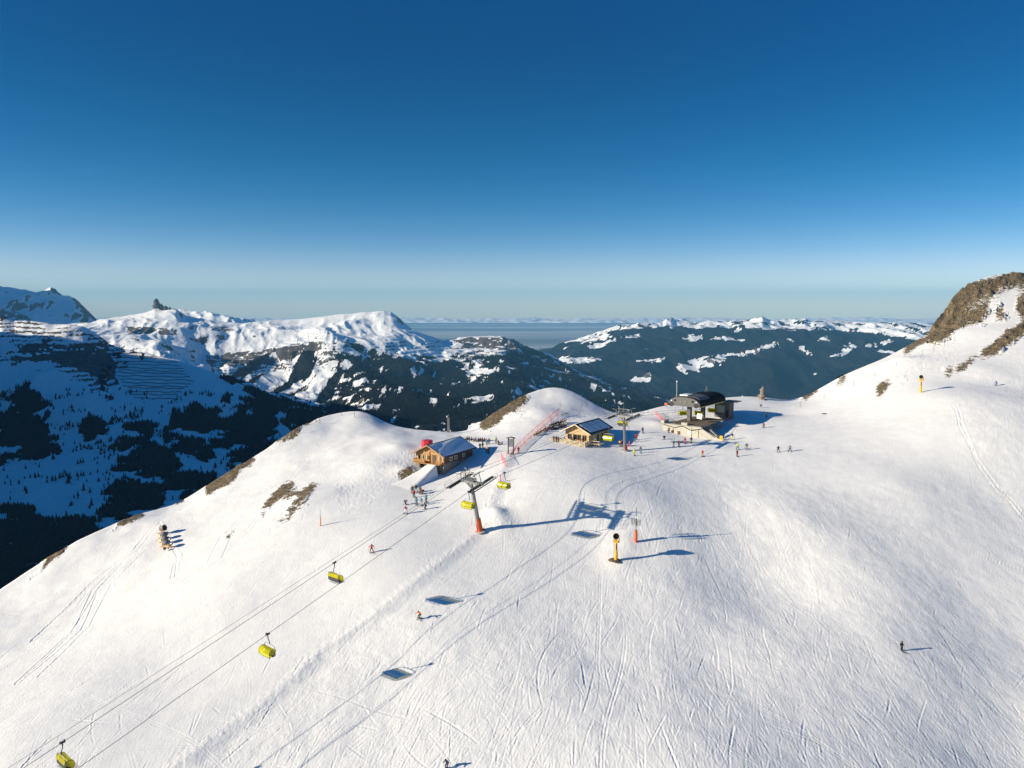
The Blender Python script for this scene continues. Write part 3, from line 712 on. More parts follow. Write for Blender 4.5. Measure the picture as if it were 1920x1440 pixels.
def stones(name, c1, c2, sc=2.2):
    if name in _mats: return _mats[name]
    s = NT(name); vn = s.node('ShaderNodeTexVoronoi'); vn.inputs['Scale'].default_value = sc; s.link(s.obj(), vn.inputs['Vector'])
    c = s.mix(s.noise(5, 4, s.obj()), c1, c2)
    ve = s.node('ShaderNodeTexVoronoi', feature='DISTANCE_TO_EDGE'); ve.inputs['Scale'].default_value = sc; s.link(s.obj(), ve.inputs['Vector'])
    e = s.math('LESS_THAN', ve.outputs[0], 0.05)
    s.princ(s.mix(e, c, (0.05, 0.045, 0.04)), 0.85, spec=0.2); _mats[name] = s.m; return s.m
WOOD = planks('larch_boards', (0.30, 0.15, 0.055), (0.52, 0.29, 0.12))
WOODV = planks('larch_boards_upright', (0.27, 0.13, 0.05), (0.46, 0.25, 0.10), 'X', 0.16)
LOG = planks('pale_logs', (0.48, 0.33, 0.17), (0.66, 0.48, 0.28), 'Z', 0.28)
PLANK = flat('pale_plank', (0.62, 0.52, 0.36), 0.7)
DARKWOOD = flat('dark_timber', (0.10, 0.06, 0.035), 0.7)
STONE = stones('field_stone', (0.16, 0.145, 0.125), (0.36, 0.33, 0.29))
PLASTER = flat('plaster', (0.50, 0.46, 0.40), 0.9)
ROOF = flat('roof_sheet', (0.035, 0.035, 0.04), 0.45)
FASCIA = flat('roof_edge', (0.30, 0.19, 0.11), 0.6)
GLASS = flat('window_glass', (0.02, 0.025, 0.03), 0.08, 0.0, 0.1)
FRAME = flat('window_frame', (0.50, 0.33, 0.18), 0.6)
SNOWM = flat('roof_snow', (0.82, 0.83, 0.86), 0.7, 0, 0.05)
STEEL = flat('galvanised_steel', (0.27, 0.28, 0.28), 0.55, 0.35, 0.35)
STEELD = flat('dark_steel', (0.06, 0.065, 0.07), 0.5, 0.3, 0.4)
RUBBER = flat('black_rubber', (0.02, 0.02, 0.022), 0.7)
YEL = flat('yellow_paint', (0.80, 0.42, 0.02), 0.45)
ORANGE = flat('orange_pad', (0.68, 0.12, 0.03), 0.7)
REDP = flat('red_pad', (0.62, 0.05, 0.07), 0.7)
CONC = flat('concrete', (0.46, 0.43, 0.37), 0.85)
GREYP = flat('grey_cladding', (0.10, 0.103, 0.106), 0.6)
BLACKR = flat('black_membrane', (0.008, 0.009, 0.011), 0.75, spec=0.15)
WHITE = flat('white_panel', (0.80, 0.80, 0.78), 0.5)
REDN = flat('red_net', (0.85, 0.10, 0.12), 0.7)
CABLE = flat('steel_cable', (0.04, 0.045, 0.05), 0.5, 0.4)
SKIN = flat('skin', (0.55, 0.33, 0.23), 0.6)
GRAVEL = flat('bare_gravel', (0.16, 0.12, 0.075), 0.95, 0, 0.5, 1.2)

class MB:
    def __init__(s): s.v = []; s.f = []
    def box(s, c, size, rot=None):
        cx, cy, cz = c; hx, hy, hz_ = size[0] / 2, size[1] / 2, size[2] / 2; b = len(s.v)
        for dx in (-hx, hx):
            for dy in (-hy, hy):
                for dz in (-hz_, hz_):
                    p = Vector((dx, dy, dz))
                    if rot is not None: p = rot @ p
                    s.v.append((cx + p.x, cy + p.y, cz + p.z))
        for q in ((0, 1, 3, 2), (4, 6, 7, 5), (0, 4, 5, 1), (2, 3, 7, 6), (0, 2, 6, 4), (1, 5, 7, 3)): s.f.append([b + i for i in q])
        return s
    def tube(s, a, b_, r, r2=None, n=8, caps=True):
        a = Vector(a); b_ = Vector(b_); r2 = r if r2 is None else r2; d = (b_ - a).normalized()
        u = d.orthogonal().normalized(); w_ = d.cross(u); b0 = len(s.v)
        for p, rr in ((a, r), (b_, r2)):
            for k in range(n):
                t = 2 * math.pi * k / n; q = p + (u * math.cos(t) + w_ * math.sin(t)) * rr; s.v.append(tuple(q))
        for k in range(n): s.f.append([b0 + k, b0 + (k + 1) % n, b0 + n + (k + 1) % n, b0 + n + k])
        if caps: s.f.append([b0 + n - 1 - k for k in range(n)]); s.f.append([b0 + n + k for k in range(n)])
        return s
    def path(s, pts, r, n=6):
        for a, b_ in zip(pts[:-1], pts[1:]): s.tube(a, b_, r, n=n)
        return s
    def bar(s, a, b_, w_, h):
        a = Vector(a); b_ = Vector(b_); d = b_ - a; q = d.to_track_quat('Y', 'Z').to_matrix()
        return s.box((a + b_) / 2, (w_, d.length, h), q)
    def prism(s, prof, y0, y1, axis='y'):
        """a closed profile of (x, z) pushed from y0 to y1"""
        n = len(prof); b = len(s.v)
        for y in (y0, y1):
            for x, z in prof: s.v.append((x, y, z) if axis == 'y' else (y, x, z))
        for k in range(n): s.f.append([b + k, b + (k + 1) % n, b + n + (k + 1) % n, b + n + k])
        s.f.append([b + n - 1 - k for k in range(n)]); s.f.append([b + n + k for k in range(n)])
        return s
    def lathe(s, prof, c=(0, 0, 0), n=16, axis=(0, 0, 1)):
        q = Vector(axis).to_track_quat('Z', 'Y').to_matrix(); c = Vector(c); b = len(s.v); m = len(prof)
        for r, z in prof:
            for k in range(n):
                t = 2 * math.pi * k / n; s.v.append(tuple(c + q @ Vector((r * math.cos(t), r * math.sin(t), z))))
        for i in range(m - 1):
            for k in range(n): s.f.append([b + i * n + k, b + i * n + (k + 1) % n, b + (i + 1) * n + (k + 1) % n, b + (i + 1) * n + k])
        return s
    def blob(s, c, rad, n=10, m=7, jit=0.0):
        b = len(s.v)
        for i in range(m + 1):
            ph = math.pi * i / m
            for k in range(n):
                t = 2 * math.pi * k / n; j = 1 + random.uniform(-jit, jit)
                s.v.append((c[0] + rad[0] * j * math.sin(ph) * math.cos(t), c[1] + rad[1] * j * math.sin(ph) * math.sin(t), c[2] + rad[2] * j * math.cos(ph)))
        for i in range(m):
            for k in range(n): s.f.append([b + i * n + k, b + i * n + (k + 1) % n, b + (i + 1) * n + (k + 1) % n, b + (i + 1) * n + k])
        return s
    def build(s, name, mat, parent=None, smooth=False, bevel=0.0):
        me = bpy.data.meshes.new(name); me.from_pydata(s.v, [], s.f)
        bm = bmesh.new(); bm.from_mesh(me); bmesh.ops.recalc_face_normals(bm, faces=bm.faces)
        if bevel: bmesh.ops.bevel(bm, geom=bm.edges, offset=bevel, segments=1, affect='EDGES', clamp_overlap=True)
        bm.to_mesh(me); bm.free()
        if smooth: me.polygons.foreach_set('use_smooth', np.ones(len(me.polygons), bool))
        me.materials.append(mat)
        o = bpy.data.objects.new(name, me); C.objects.link(o); o.parent = parent
        return o
def empty(name, loc, rz=0.0, label=None, cat=None, group=None, rot=None):
    o = bpy.data.objects.new(name, None); C.objects.link(o); o.empty_display_size = 0.3
    o.location = loc; o.rotation_euler = rot if rot is not None else (0, 0, rz)
    tag(o, label, cat, group); return o
_kids = {}
def copy_tree(o, parent=None):
    c = o.copy(); C.objects.link(c); c.parent = parent
    for ch in kids(o): copy_tree(ch, c)
    return c
def kids(o):
    return [k for k in ALLOBJ() if k.parent == o] if o.name not in _kids else _kids[o.name]
def ALLOBJ(): return list(C.objects)
def remember(o):
    """cache the children of a source thing (two levels)"""
    ks = [k for k in C.objects if k.parent == o]; _kids[o.name] = ks
    for k in ks: remember(k)

UD = Vector((-0.62, -0.78, 0)); UW = Vector((0.78, -0.62, 0))   # down the lift line, across it
ROPE_G = 0.26                                                    # fall of the rope per metre of line

# ------------------------------------------------------------------ avalanche barriers, rock towers, lone trees
for k in range(17):
    py = 655 + k * 5.7 + random.uniform(-1.6, 1.6)
    x0 = np.interp(k, [0, 5, 10, 16], [215, 216, 222, 250]); x1 = np.interp(k, [0, 4, 10, 16], [262, 335, 360, 335])
    Yk = None; pts = []
    for px in np.arange(x0 + random.uniform(-3, 5), x1 + random.uniform(-5, 4), 3.0):
        a, sl = ray(px, py + 0.02 * (px - x0) + 0.8 * math.sin(px * .13 + k * 1.7) + random.uniform(-0.4, 0.4)); ys = np.linspace(2800, 4400, 400); zz = far_z(a * ys, ys)[0]
        hit = np.nonzero(zz >= sl * ys)[0]
        if len(hit): pts.append(Vector((a * ys[hit[0]], ys[hit[0]], zz[hit[0]])))
    if len(pts) < 4: continue
    mb = MB(); run = [pts[0]]; best_ = []
    for a_, b_ in zip(pts[:-1], pts[1:]):
        if (b_ - a_).length > 60:
            best_ = max(best_, run, key=len); run = []
        run.append(b_)
    best_ = max(best_, run, key=len)
    for a_, b_ in zip(best_[:-1], best_[1:]): mb.bar(a_ + Vector((0, -1, 2.6)), b_ + Vector((0, -1, 2.6)), 0.6, 3.0)
    if mb.v:
        o = mb.build('avalanche_barrier', STEELD)
        wh = ['topmost', 'second from the top', 'third from the top', 'fourth from the top', 'fifth from the top', 'sixth from the top', 'seventh from the top', 'eighth from the top', 'middle',
              'eighth from the bottom', 'seventh from the bottom', 'sixth from the bottom', 'fifth from the bottom', 'fourth from the bottom', 'third from the bottom', 'second from the bottom', 'lowest'][k]
        tag(o, wh + ' dark row of avalanche barriers on the shaded mountainside', 'avalanche barrier', 'rows of avalanche barriers')
ROCKT = flat('tower_rock', (0.10, 0.09, 0.08), 0.9, 0, 0.5, 0.02)
for px, pyt, wd, hh, lab in ((294, 560, 52, 112, 'tallest jagged rock tower at the left end of the snowy crest'), (303, 570, 34, 72, 'second rock tower from the left on the snowy crest, beside the tallest'),
                        (311, 573, 40, 64, 'middle pointed rock tower of the row on the snowy crest'), (319, 576, 36, 54, 'fourth rock tower in the row on the snowy crest'), (328, 579, 40, 58, 'right end rock tower of the row, squat and rounded')):
    b = at(px, pyt, 8330); mb = MB(); n = 9; rings = 7
    for i in range(rings):
        f = i / (rings - 1); r = wd * 0.85 * (1 - f) ** 0.32 * (1 - .25 * f) + 2.5
        for k in range(n):
            t = 2 * math.pi * k / n; j = random.uniform(0.75, 1.25)
            mb.v.append((b.x + r * j * math.cos(t) - f * wd * 0.18, b.y + r * j * math.sin(t), b.z - hh * (1 - f) + (random.uniform(-9, 9) if i == rings - 1 else 0)))
    for i in range(rings - 1):
        for k in range(n): mb.f.append([i * n + k, i * n + (k + 1) % n, (i + 1) * n + (k + 1) % n, (i + 1) * n + k])
    mb.f.append([(rings - 1) * n + k for k in range(n)])
    tag(mb.build('rock_tower', ROCKT), lab, 'rock tower', 'rock towers on the crest')
def make_spruce():
    root = empty('spruce_tree', (0, 0, 0)); mb = MB(); mb.tube((0, 0, -1), (0, 0, 12), 0.35, 0.1, 6); mb.build('trunk', DARKWOOD, root)
    mb = MB()
    for lv in range(9):
        z = 1.5 + lv * 1.7; r = 3.4 * (1 - lv / 9.5)
        for k in range(9):
            t = k * 0.7 + lv * 1.1 + random.uniform(-.2, .2); rr = r * random.uniform(0.7, 1.15); w2 = 0.55 * r * 0.6
            c_, s_ = math.cos(t), math.sin(t); b = len(mb.v)
            mb.v += [(0, 0, z + 1.5), (c_ * rr - s_ * w2, s_ * rr + c_ * w2, z - 0.5), (c_ * rr * 1.12, s_ * rr * 1.12, z - 0.9), (c_ * rr + s_ * w2, s_ * rr - c_ * w2, z - 0.5)]
            mb.f.append([b, b + 1, b + 2, b + 3])
    mb.build('crown', M_TREE, root); return root
spr = make_spruce(); remember(spr); used = False
LONE = [(88,905,.9),(98,902,1.1),(104,899,1.0),(112,897,1.2),(118,895,1.1),(131,899,1.5),(128,906,2.0),(124,893,1.2),(145,893,1.1),(152,892,1.0),(157,892,1.1),(100,861,1.6),(157,920,1.5),(169,924,1.1),(172,948,1.4),
        (168,953,.8),(187,978,1.7),(125,976,1.7),(190,845,1.3),(207,855,1.0),(222,863,1.6),(211,882,1.3),(183,886,.9),(170,890,.8),(204,900,.8),(212,895,.7),(146,870,1.0),(151,868,1.1),(156,867,1.1),(137,848,.9),
        (14,896,.8),(182,870,.7),(163,903,.6),(140,832,.8),(394,856,1.0),(403,878,1.3),(377,880,.9),(444,828,.9),(439,831,.9),(353,858,.8),(268,875,1.0),(232,896,1.0)]
LONE.sort()
_ones = ['', 'first', 'second', 'third', 'fourth', 'fifth', 'sixth', 'seventh', 'eighth', 'ninth']
def ordinal(n):
    teens = ['tenth', 'eleventh', 'twelfth', 'thirteenth', 'fourteenth', 'fifteenth', 'sixteenth', 'seventeenth', 'eighteenth', 'nineteenth']
    if n < 10: return _ones[n]
    if n < 20: return teens[n - 10]
    t = {2: ('twenty', 'twentieth'), 3: ('thirty', 'thirtieth'), 4: ('forty', 'fortieth')}[n // 10]
    return t[1] if n % 10 == 0 else t[0] + '-' + _ones[n % 10]
for k, (px, py, sc_) in enumerate(LONE):
    a, sl = ray(px, py); ys = np.linspace(1300, 3200, 900); zz = far_z(a * ys, ys)[0]; hit = np.nonzero(zz >= sl * ys)[0]
    if not len(hit): continue
    y = ys[hit[0]]
    o = spr if not used else copy_tree(spr); used = True
    o.location = (a * y, y, zz[hit[0]]); o.scale = (sc_ * 1.25, sc_ * 1.25, sc_ * 1.15); o.rotation_euler.z = random.uniform(0, 6)
    size = 'tall' if sc_ > 1.35 else 'middling' if sc_ > 0.95 else 'small'
    tag(o, '%s dark spruce in the shaded valley, %s lone tree from the left' % (size, ordinal(k + 1)), 'tree', 'lone spruces in the valley meadow')
# ------------------------------------------------------------------ the chairlift
s = NT('yellow_bubble')
tr_ = s.node('ShaderNodeBsdfTransparent'); tr_.inputs[0].default_value = (0.90, 0.84, 0.10, 1)
pr_ = s.node('ShaderNodeBsdfPrincipled'); pr_.inputs['Base Color'].default_value = (0.74, 0.70, 0.02, 1); pr_.inputs['Roughness'].default_value = 0.18
mx_ = s.node('ShaderNodeMixShader'); mx_.inputs[0].default_value = 0.44
s.link(tr_.outputs[0], mx_.inputs[1]); s.link(pr_.outputs[0], mx_.inputs[2]); s.link(mx_.outputs[0], s.out.inputs[0]); BUB = s.m
CUSH = flat('chair_cushion', (0.03, 0.03, 0.035), 0.7)
def make_chair(n_open=False):
    root = empty('lift_chair', (0, 0, 0)); W2 = 1.75
    g = MB().box((0, 0, 0.02), (0.28, 0.85, 0.30)).box((0, 0.30, 0.24), (0.18, 0.2, 0.22)).tube((0, 0, -0.1), (0, 0, -0.5), 0.11).build('grip', STEELD, root)
    MB().path([(0, 0, -0.3), (0, -0.05, -0.9), (0, -0.28, -1.5), (0, -0.30, -1.95)], 0.085, 8).build('hanger', STEELD, root)
    f = MB(); f.path([(-W2, -0.35, -2.75), (-W2 + .12, -0.33, -2.12), (-0.9, -0.3, -1.95), (0.9, -0.3, -1.95), (W2 - .12, -0.33, -2.12), (W2, -0.35, -2.75)], 0.065, 6)
    for sx in (-1, 1): f.path([(sx * W2, -0.35, -2.75), (sx * W2, -0.42, -3.75), (sx * W2, 0.15, -3.82)], 0.06, 6)
    f.build('frame', STEEL, root)
    MB().box((0, -0.42, -3.32), (3.3, 0.12, 0.78)).build('backrest', CUSH, root, bevel=0.03)
    MB().box((0, -0.08, -3.80), (3.3, 0.62, 0.16)).build('seat', CUSH, root, bevel=0.03)
    r = MB(); r.tube((-1.6, 0.35, -3.35), (1.6, 0.35, -3.35), 0.035)
    for x in (-1.2, -0.4, 0.4, 1.2): r.path([(x, 0.35, -3.35), (x, 0.55, -4.15)], 0.03, 5); r.tube((x - 0.3, 0.55, -4.15), (x + 0.3, 0.55, -4.15), 0.03, n=5)
    for sx in (-1, 1): r.path([(sx * 1.6, 0.35, -3.35), (sx * W2, -0.35, -3.1)], 0.035, 5)
    r.build('restraint_bar', STEELD, root)
    prof = [(-0.50, -3.0), (-0.46, -2.70), (-0.26, -2.48), (0.15, -2.40), (0.58, -2.50), (0.88, -2.78), (1.0, -3.15), (0.95, -3.60), (0.80, -3.92)]
    b = MB(); n = len(prof)
    for sx in (-W2, W2):
        for y, z in prof: b.v.append((sx, y, z))
    for i in range(n - 1): b.f.append([i, i + 1, n + i + 1, n + i])
    b.f.append(list(range(n))); b.f.append([n + i for i in range(n)])
    bu = b.build('bubble', BUB, root)
    e = MB()
    for sx in (-W2, W2): e.path([(sx, y, z) for y, z in prof], 0.035, 5)
    e.tube((-W2, 0.80, -3.92), (W2, 0.80, -3.92), 0.035); e.tube((-W2, 0.15, -2.40), (W2, 0.15, -2.40), 0.03)
    e.build('rim', RUBBER, bu)
    return root

LIFT_RZ = math.atan2(-UD.x * -1, -UD.y * 1) 
LIFT_RZ = -math.atan2(0.62, 0.78)
LEAN = R(13.5)
RM = Matrix.Rotation(LIFT_RZ, 3, 'Z') @ Matrix.Rotation(LEAN, 3, 'X')
def make_tower(base, H_, label, pads, lean=LEAN, crane=True):
    root = empty('lift_tower', base, label=label, cat='lift tower', group='chairlift towers', rot=(lean, 0, LIFT_RZ))
    MB().lathe([(0.0, -1.5), (0.46, -1.5), (0.45, 0.6), (0.38, H_ * 0.5), (0.30, H_ - 1.0), (0.28, H_), (0, H_)], n=20).build('mast', STEEL, root, smooth=True)
    MB().lathe([(0.0, -0.6), (1.2, -0.6), (1.15, 0.15), (0, 0.15)], n=16).build('footing', CONC, root)
    ld = MB()
    for sx in (-0.2, 0.2): ld.tube((sx, -0.6, 0.8), (sx, -0.42, H_), 0.03, n=5)
    for z in np.arange(1, H_ - .2, 0.45): ld.tube((-0.2, -0.60 + .18 * z / H_, z), (0.2, -0.60 + .18 * z / H_, z), 0.02, n=4)
    ld.build('ladder', STEELD, root)
    c = MB(); c.box((0, 0, H_ + 0.1), (6.2, 0.55, 0.55)).bar((-0.2, 0, H_ - 1.3), (-1.7, 0, H_), 0.25, 0.3).bar((0.2, 0, H_ - 1.3), (1.7, 0, H_), 0.25, 0.3)
    c.build('crossarm', STEEL, root)
    for sx in (-1, 1):
        x = sx * 2.75
        b = MB(); b.box((x - .12, 0, H_ + 0.0), (0.10, 7.6, 0.32)).box((x + .12, 0, H_ + 0.0), (0.10, 7.6, 0.32)).box((x, -2.2, H_ + .2), (0.16, 2.8, 0.3)).box((x, 2.2, H_ + .2), (0.16, 2.8, 0.3)).build('sheave_beam', STEELD, root)
        for k in range(10):
            y = -3.42 + k * 0.76
            MB().lathe([(0.06, -0.08), (0.30, -0.08), (0.24, -0.03), (0.24, 0.03), (0.30, 0.08), (0.06, 0.08)], (x, y, H_ + 0.02), 14, (1, 0, 0)).build('sheave', RUBBER, root)
        w_ = MB(); xo = sx * 3.55
        w_.box((xo, 0, H_ - 0.10), (0.30, 8.0, 0.05))
        for y in np.arange(-4, 4.1, 1.0): w_.box((xo - sx * .45, y, H_ - 0.02), (0.7, 0.05, 0.06))
        w_.build('catwalk', STEELD, root)
        r = MB(); xr_ = sx * 3.85
        for y in np.arange(-4, 4.1, 2.0): r.tube((xr_, y, H_ - .1), (xr_, y, H_ + 1.0), 0.03, n=5)
        for z in (0.5, 1.0): r.tube((xr_, -4, H_ + z), (xr_, 4, H_ + z), 0.03, n=5)
        r.build('railing', STEEL, root)
        l = MB()
        for y in (-0.55, 0.55): l.tube((x - sx * .5, y, H_ + .2), (x - sx * .9, y * 1.3, H_ + 2.1), 0.09, n=6)
        l.tube((x - sx * .9, -1.2, H_ + 2.1), (x - sx * .9, 1.2, H_ + 2.1), 0.10, n=6); l.tube((x - sx * .9, -1.2, H_ + 2.1), (x, -1.5, H_ + 2.3), 0.08, n=6); l.tube((x - sx * .9, 1.2, H_ + 2.1), (x, 1.5, H_ + 2.3), 0.08, n=6)
        l.build('lifting_frame', STEEL, root)
    t = MB(); t.tube((-1.85, 0, H_ + 2.1), (1.85, 0, H_ + 2.1), 0.10, n=6)
    for x in (-1.2, 0, 1.2): t.tube((x, 0, H_ + .3), (x, 0, H_ + 2.1), 0.06, n=5)
    for x in (-1.2, 0): t.tube((x, 0, H_ + .3), (x + 1.2, 0, H_ + 2.1), 0.05, n=5)
    t.box((0, 0, H_ + 0.65), (2.2, 1.5, 0.05)).tube((0, 0, H_ + 2.1), (0, 0, H_ + 3.0), 0.03, n=4)
    for x in (-1.1, 1.1):
        for y in (-.75, .75): t.tube((x, y, H_ + .65), (x, y, H_ + 1.7), 0.025, n=4)
    for y in (-.75, .75): t.tube((-1.1, y, H_ + 1.7), (1.1, y, H_ + 1.7), 0.025, n=4)
    t.build('work_platform', STEEL, root)
    for m_, a0, z0, z1 in pads:
        p = MB(); n = 10
        for k in range(n + 1):
            a_ = a0 + (k / n - .5) * 2.6
            for rr, z in ((0.50, z0), (0.47, z1)): p.v.append((rr * math.cos(a_), rr * math.sin(a_), z))
        b0 = len(p.v)
        for k in range(n + 1):
            a_ = a0 + (k / n - .5) * 2.6
            for rr, z in ((0.66, z0), (0.60, z1)): p.v.append((rr * math.cos(a_), rr * math.sin(a_), z))
        for k in range(n):
            p.f += [[2 * k, 2 * k + 2, 2 * k + 3, 2 * k + 1], [b0 + 2 * k, b0 + 2 * k + 1, b0 + 2 * k + 3, b0 + 2 * k + 2], [2 * k + 1, 2 * k + 3, b0 + 2 * k + 3, b0 + 2 * k + 1]]
        p.f += [[0, 1, b0 + 1, b0], [2 * n, 2 * n + 1, b0 + 2 * n + 1, b0 + 2 * n]]
        p.build('safety_pad', m_, root)
    return root
T1 = at_ground(900, 996); T2 = at_ground(1172, 845)
H1, H2 = 11.3, 9.6
tw1 = make_tower(T1, H1, 'tall grey lift tower leaning downhill before the chalet, orange pad at its foot', [(ORANGE, -0.2, 0.1, 3.0), (REDP, 3.3, 0.0, 1.5)])
tw2 = make_tower(T2, H2, 'grey lift tower standing right of the log hut with the terrace', [(REDP, 0.3, 0.3, 1.6)], lean=R(5))
def tower_pt(T, H_, x, lean=LEAN):
    return T + (Matrix.Rotation(LIFT_RZ, 3, 'Z') @ Matrix.Rotation(lean, 3, 'X')) @ Vector((x, 0, H_ + 0.32))
def on_plane(P0, px, py):
    a, sl = ray(px, py); a = float(a); sl = float(sl)
    y = (P0.x * UW.x + P0.y * UW.y) / (a * UW.x + UW.y)
    return Vector((a * y, y, sl * y))
PL, PR = tower_pt(T1, H1, -2.75), tower_pt(T1, H1, 2.75)
QL, QR = on_plane(PL, 117, 1392), on_plane(PR, 502, 1189)
ST_UP = [tower_pt(T2, H2, -2.75, R(5)), tower_pt(T2, H2, 2.75, R(5))]
print('TOWER', T1, PL, QL, (QL - PL), PR, QR, QR - PR)
STA = 106.0    # distance along the line from tower one to the station front
def line_pt(s_, off): return Vector((T1.x, T1.y, 0)) - UD * s_ + UW * off
STF = line_pt(95.0, 1.0)
ENT = [line_pt(98, -2.0), line_pt(98, 3.3)]
for e_ in ENT: e_.z = at(1300, 768, e_.y).z
def rope(pts, sag, r, name, label, grp):
    P = []
    for (a, b_), sg in zip(zip(pts[:-1], pts[1:]), sag):
        for k in range(24):
            t = k / 24; p_ = a.lerp(b_, t); p_.z -= 4 * sg * t * (1 - t); P.append(p_)
    P.append(pts[-1]); o = MB().path(P, r, 5).build(name, CABLE); tag(o, label, 'cable', grp); return o
rope([PL + (QL - PL) * 1.9, PL, ST_UP[0], ENT[0]], [0, 0.3, 0.1], 0.036, 'haul_rope', 'steel haul rope of the uphill chairs, the middle of three lines on the left', None)
rope([PR + (QR - PR) * 2.9, PR, ST_UP[1], ENT[1]], [0, 0.3, 0.1], 0.036, 'haul_rope', 'steel haul rope of the downhill chairs, lowest and rightmost line on the left', None)
PC = tower_pt(T1, H1, -1.0) + Vector((0, 0, 1.6)); c1, c2 = on_plane(PC, 740, 974), on_plane(PC, 19, 1438)
rope([c1 + (c2 - c1) * 1.3, c1, PC, tower_pt(T2, H2, -1.0, R(5)) + Vector((0, 0, 1.6))], [0, 0.1, 0.5], 0.022, 'signal_cable', 'thin signal cable running above the two haul ropes', None)
def rope_at(P0, Q0, px):
    """point of the rope seen at a given column"""
    lo, hi = -1.2, 3.0
    for _ in range(40):
        m_ = (lo + hi) / 2; v = P0 + (Q0 - P0) * m_; x_, y_ = project(v.x, v.y, v.z)
        if x_ > px: lo = m_
        else: hi = m_
    return P0 + (Q0 - P0) * lo
chair = make_chair(); remember(chair)
ch_specs = [(rope_at(PL, QL, 627), 0, 'yellow bubble chair full of skiers, left of the lone red skier on the slope', 1),
 (rope_at(PL, QL, 117), 0, 'yellow bubble chair in the bottom left corner of the picture', 1),
 (rope_at(PR, QR, 502), math.pi, 'empty yellow bubble chair coming down, between the corner chair and the full one', 0),
 (rope_at(PR, QR, 879), math.pi, 'yellow bubble chair hanging just left of the leaning tower mast', 0),
 (rope_at(PR, PR + (PR - ST_UP[1]), 946), math.pi, 'yellow bubble chair above the red net panels, right of the leaning tower', 0),
 (PR.lerp(ST_UP[1], 0.80) - Vector((0, 0, 0.2)), math.pi, 'yellow bubble chair in front of the terrace corner of the log hut', 0),
 (ST_UP[0] + (ENT[0] - ST_UP[0]) * 0.10, 0, 'yellow bubble chair passing behind the mast of the tower beside the log hut', 1)]
chair_objs = []
for k, (p_, rz_, lab, ppl) in enumerate(ch_specs):
    o = chair if k == 0 else copy_tree(chair)
    o.location = p_; o.rotation_euler = (0, 0, LIFT_RZ + rz_); o.scale = (0.78, 0.80, 0.84)
    tag(o, lab, 'chairlift chair', 'yellow bubble chairs on the lift'); chair_objs.append((o, ppl))

# ------------------------------------------------------------------ wooden chalet with the snow ramp
def house_frame(px, py, dirv, dz=0.0):
    g = at_ground(px, py); g.z += dz; return g, math.atan2(-dirv[0], dirv[1])
g, rz = house_frame(806, 884, (0.50, 0.87))
ch = empty('chalet', g, rz, 'larch chalet on a stone base, snow on its roof and a ramp in front', 'chalet')
CW, CL, ZF_, ZE, ZR = 8.8, 13.5, 2.3, 4.7, 6.9       # width, length, upper floor, eaves, ridge
fr = MB(); fr.box((CW / 2 - 1.6, 0.2, ZF_ / 2 - 1.2), (3.2, 0.4, ZF_ + 2.4)).box((-CW / 2 + 0.6, 0.2, ZF_ / 2 - 1.2), (1.2, 0.5, ZF_ + 2.4))
for sx in (-1, 1): fr.box((sx * (CW / 2 - .2), CL / 2 + .2, 0.4), (0.4, CL - .4, ZF_ + 1.4 + 0.4))
fr.box((0, CL - .2, 0.4), (CW - .8, 0.4, ZF_ + 1.6)); fr.build('stone_base', STONE, ch)
MB().box((-0.9, 1.4, ZF_ / 2 - 0.8), (4.0, 0.1, ZF_ + 1.6)).build('inner_wall', PLASTER, ch)
MB().box((-1.2, 1.3, 0.9), (1.5, 0.08, 2.2)).build('cellar_door', DARKWOOD, ch)
wl = MB(); wl.prism([(-CW / 2, ZF_), (CW / 2, ZF_), (CW / 2, ZE), (0, ZR - .12), (-CW / 2, ZE)], 0.0, 0.22)
sw_ = MB(); sw_.box((-CW / 2 + .11, CL / 2, (ZF_ + ZE) / 2), (0.22, CL - .45, ZE - ZF_)); sw_.box((CW / 2 - .11, CL / 2, (ZF_ + ZE) / 2), (0.22, CL - .45, ZE - ZF_)); sw_.build('side_wall', planks('shaded_boards', (0.08, 0.045, 0.03), (0.17, 0.10, 0.06)), ch)  # side boards coloured darker than the gable to stand for their shade
wl.prism([(-CW / 2, ZF_), (CW / 2, ZF_), (CW / 2, ZE), (0, ZR - .12), (-CW / 2, ZE)], CL - .22, CL)
wl.build('wall', WOOD, ch)
def roof(parent, W_, L_, ze, zr, ov, ovf, th, mat, edge):
    sl = (zr - ze) / (W_ / 2)
    for sx in (-1, 1):
        r = MB(); xe = W_ / 2 + ov; zc = ze - sl * ov
        pr = [(0.0, zr), (sx * xe, zc), (sx * xe, zc + th), (0.0, zr + th)]
        r.prism(pr, -ovf, L_ + ovf * .6); o = r.build('roof', mat, parent)
        e = MB(); pr2 = [(0.0, zr - .14), (sx * xe, zc - .14), (sx * (xe + .03), zc + th + .04), (0.0, zr + th + .04)]; e.prism(pr2, -ovf - .10, -ovf - .002); e.build('rake_board', edge, o)
        yield sx, xe, zc, o
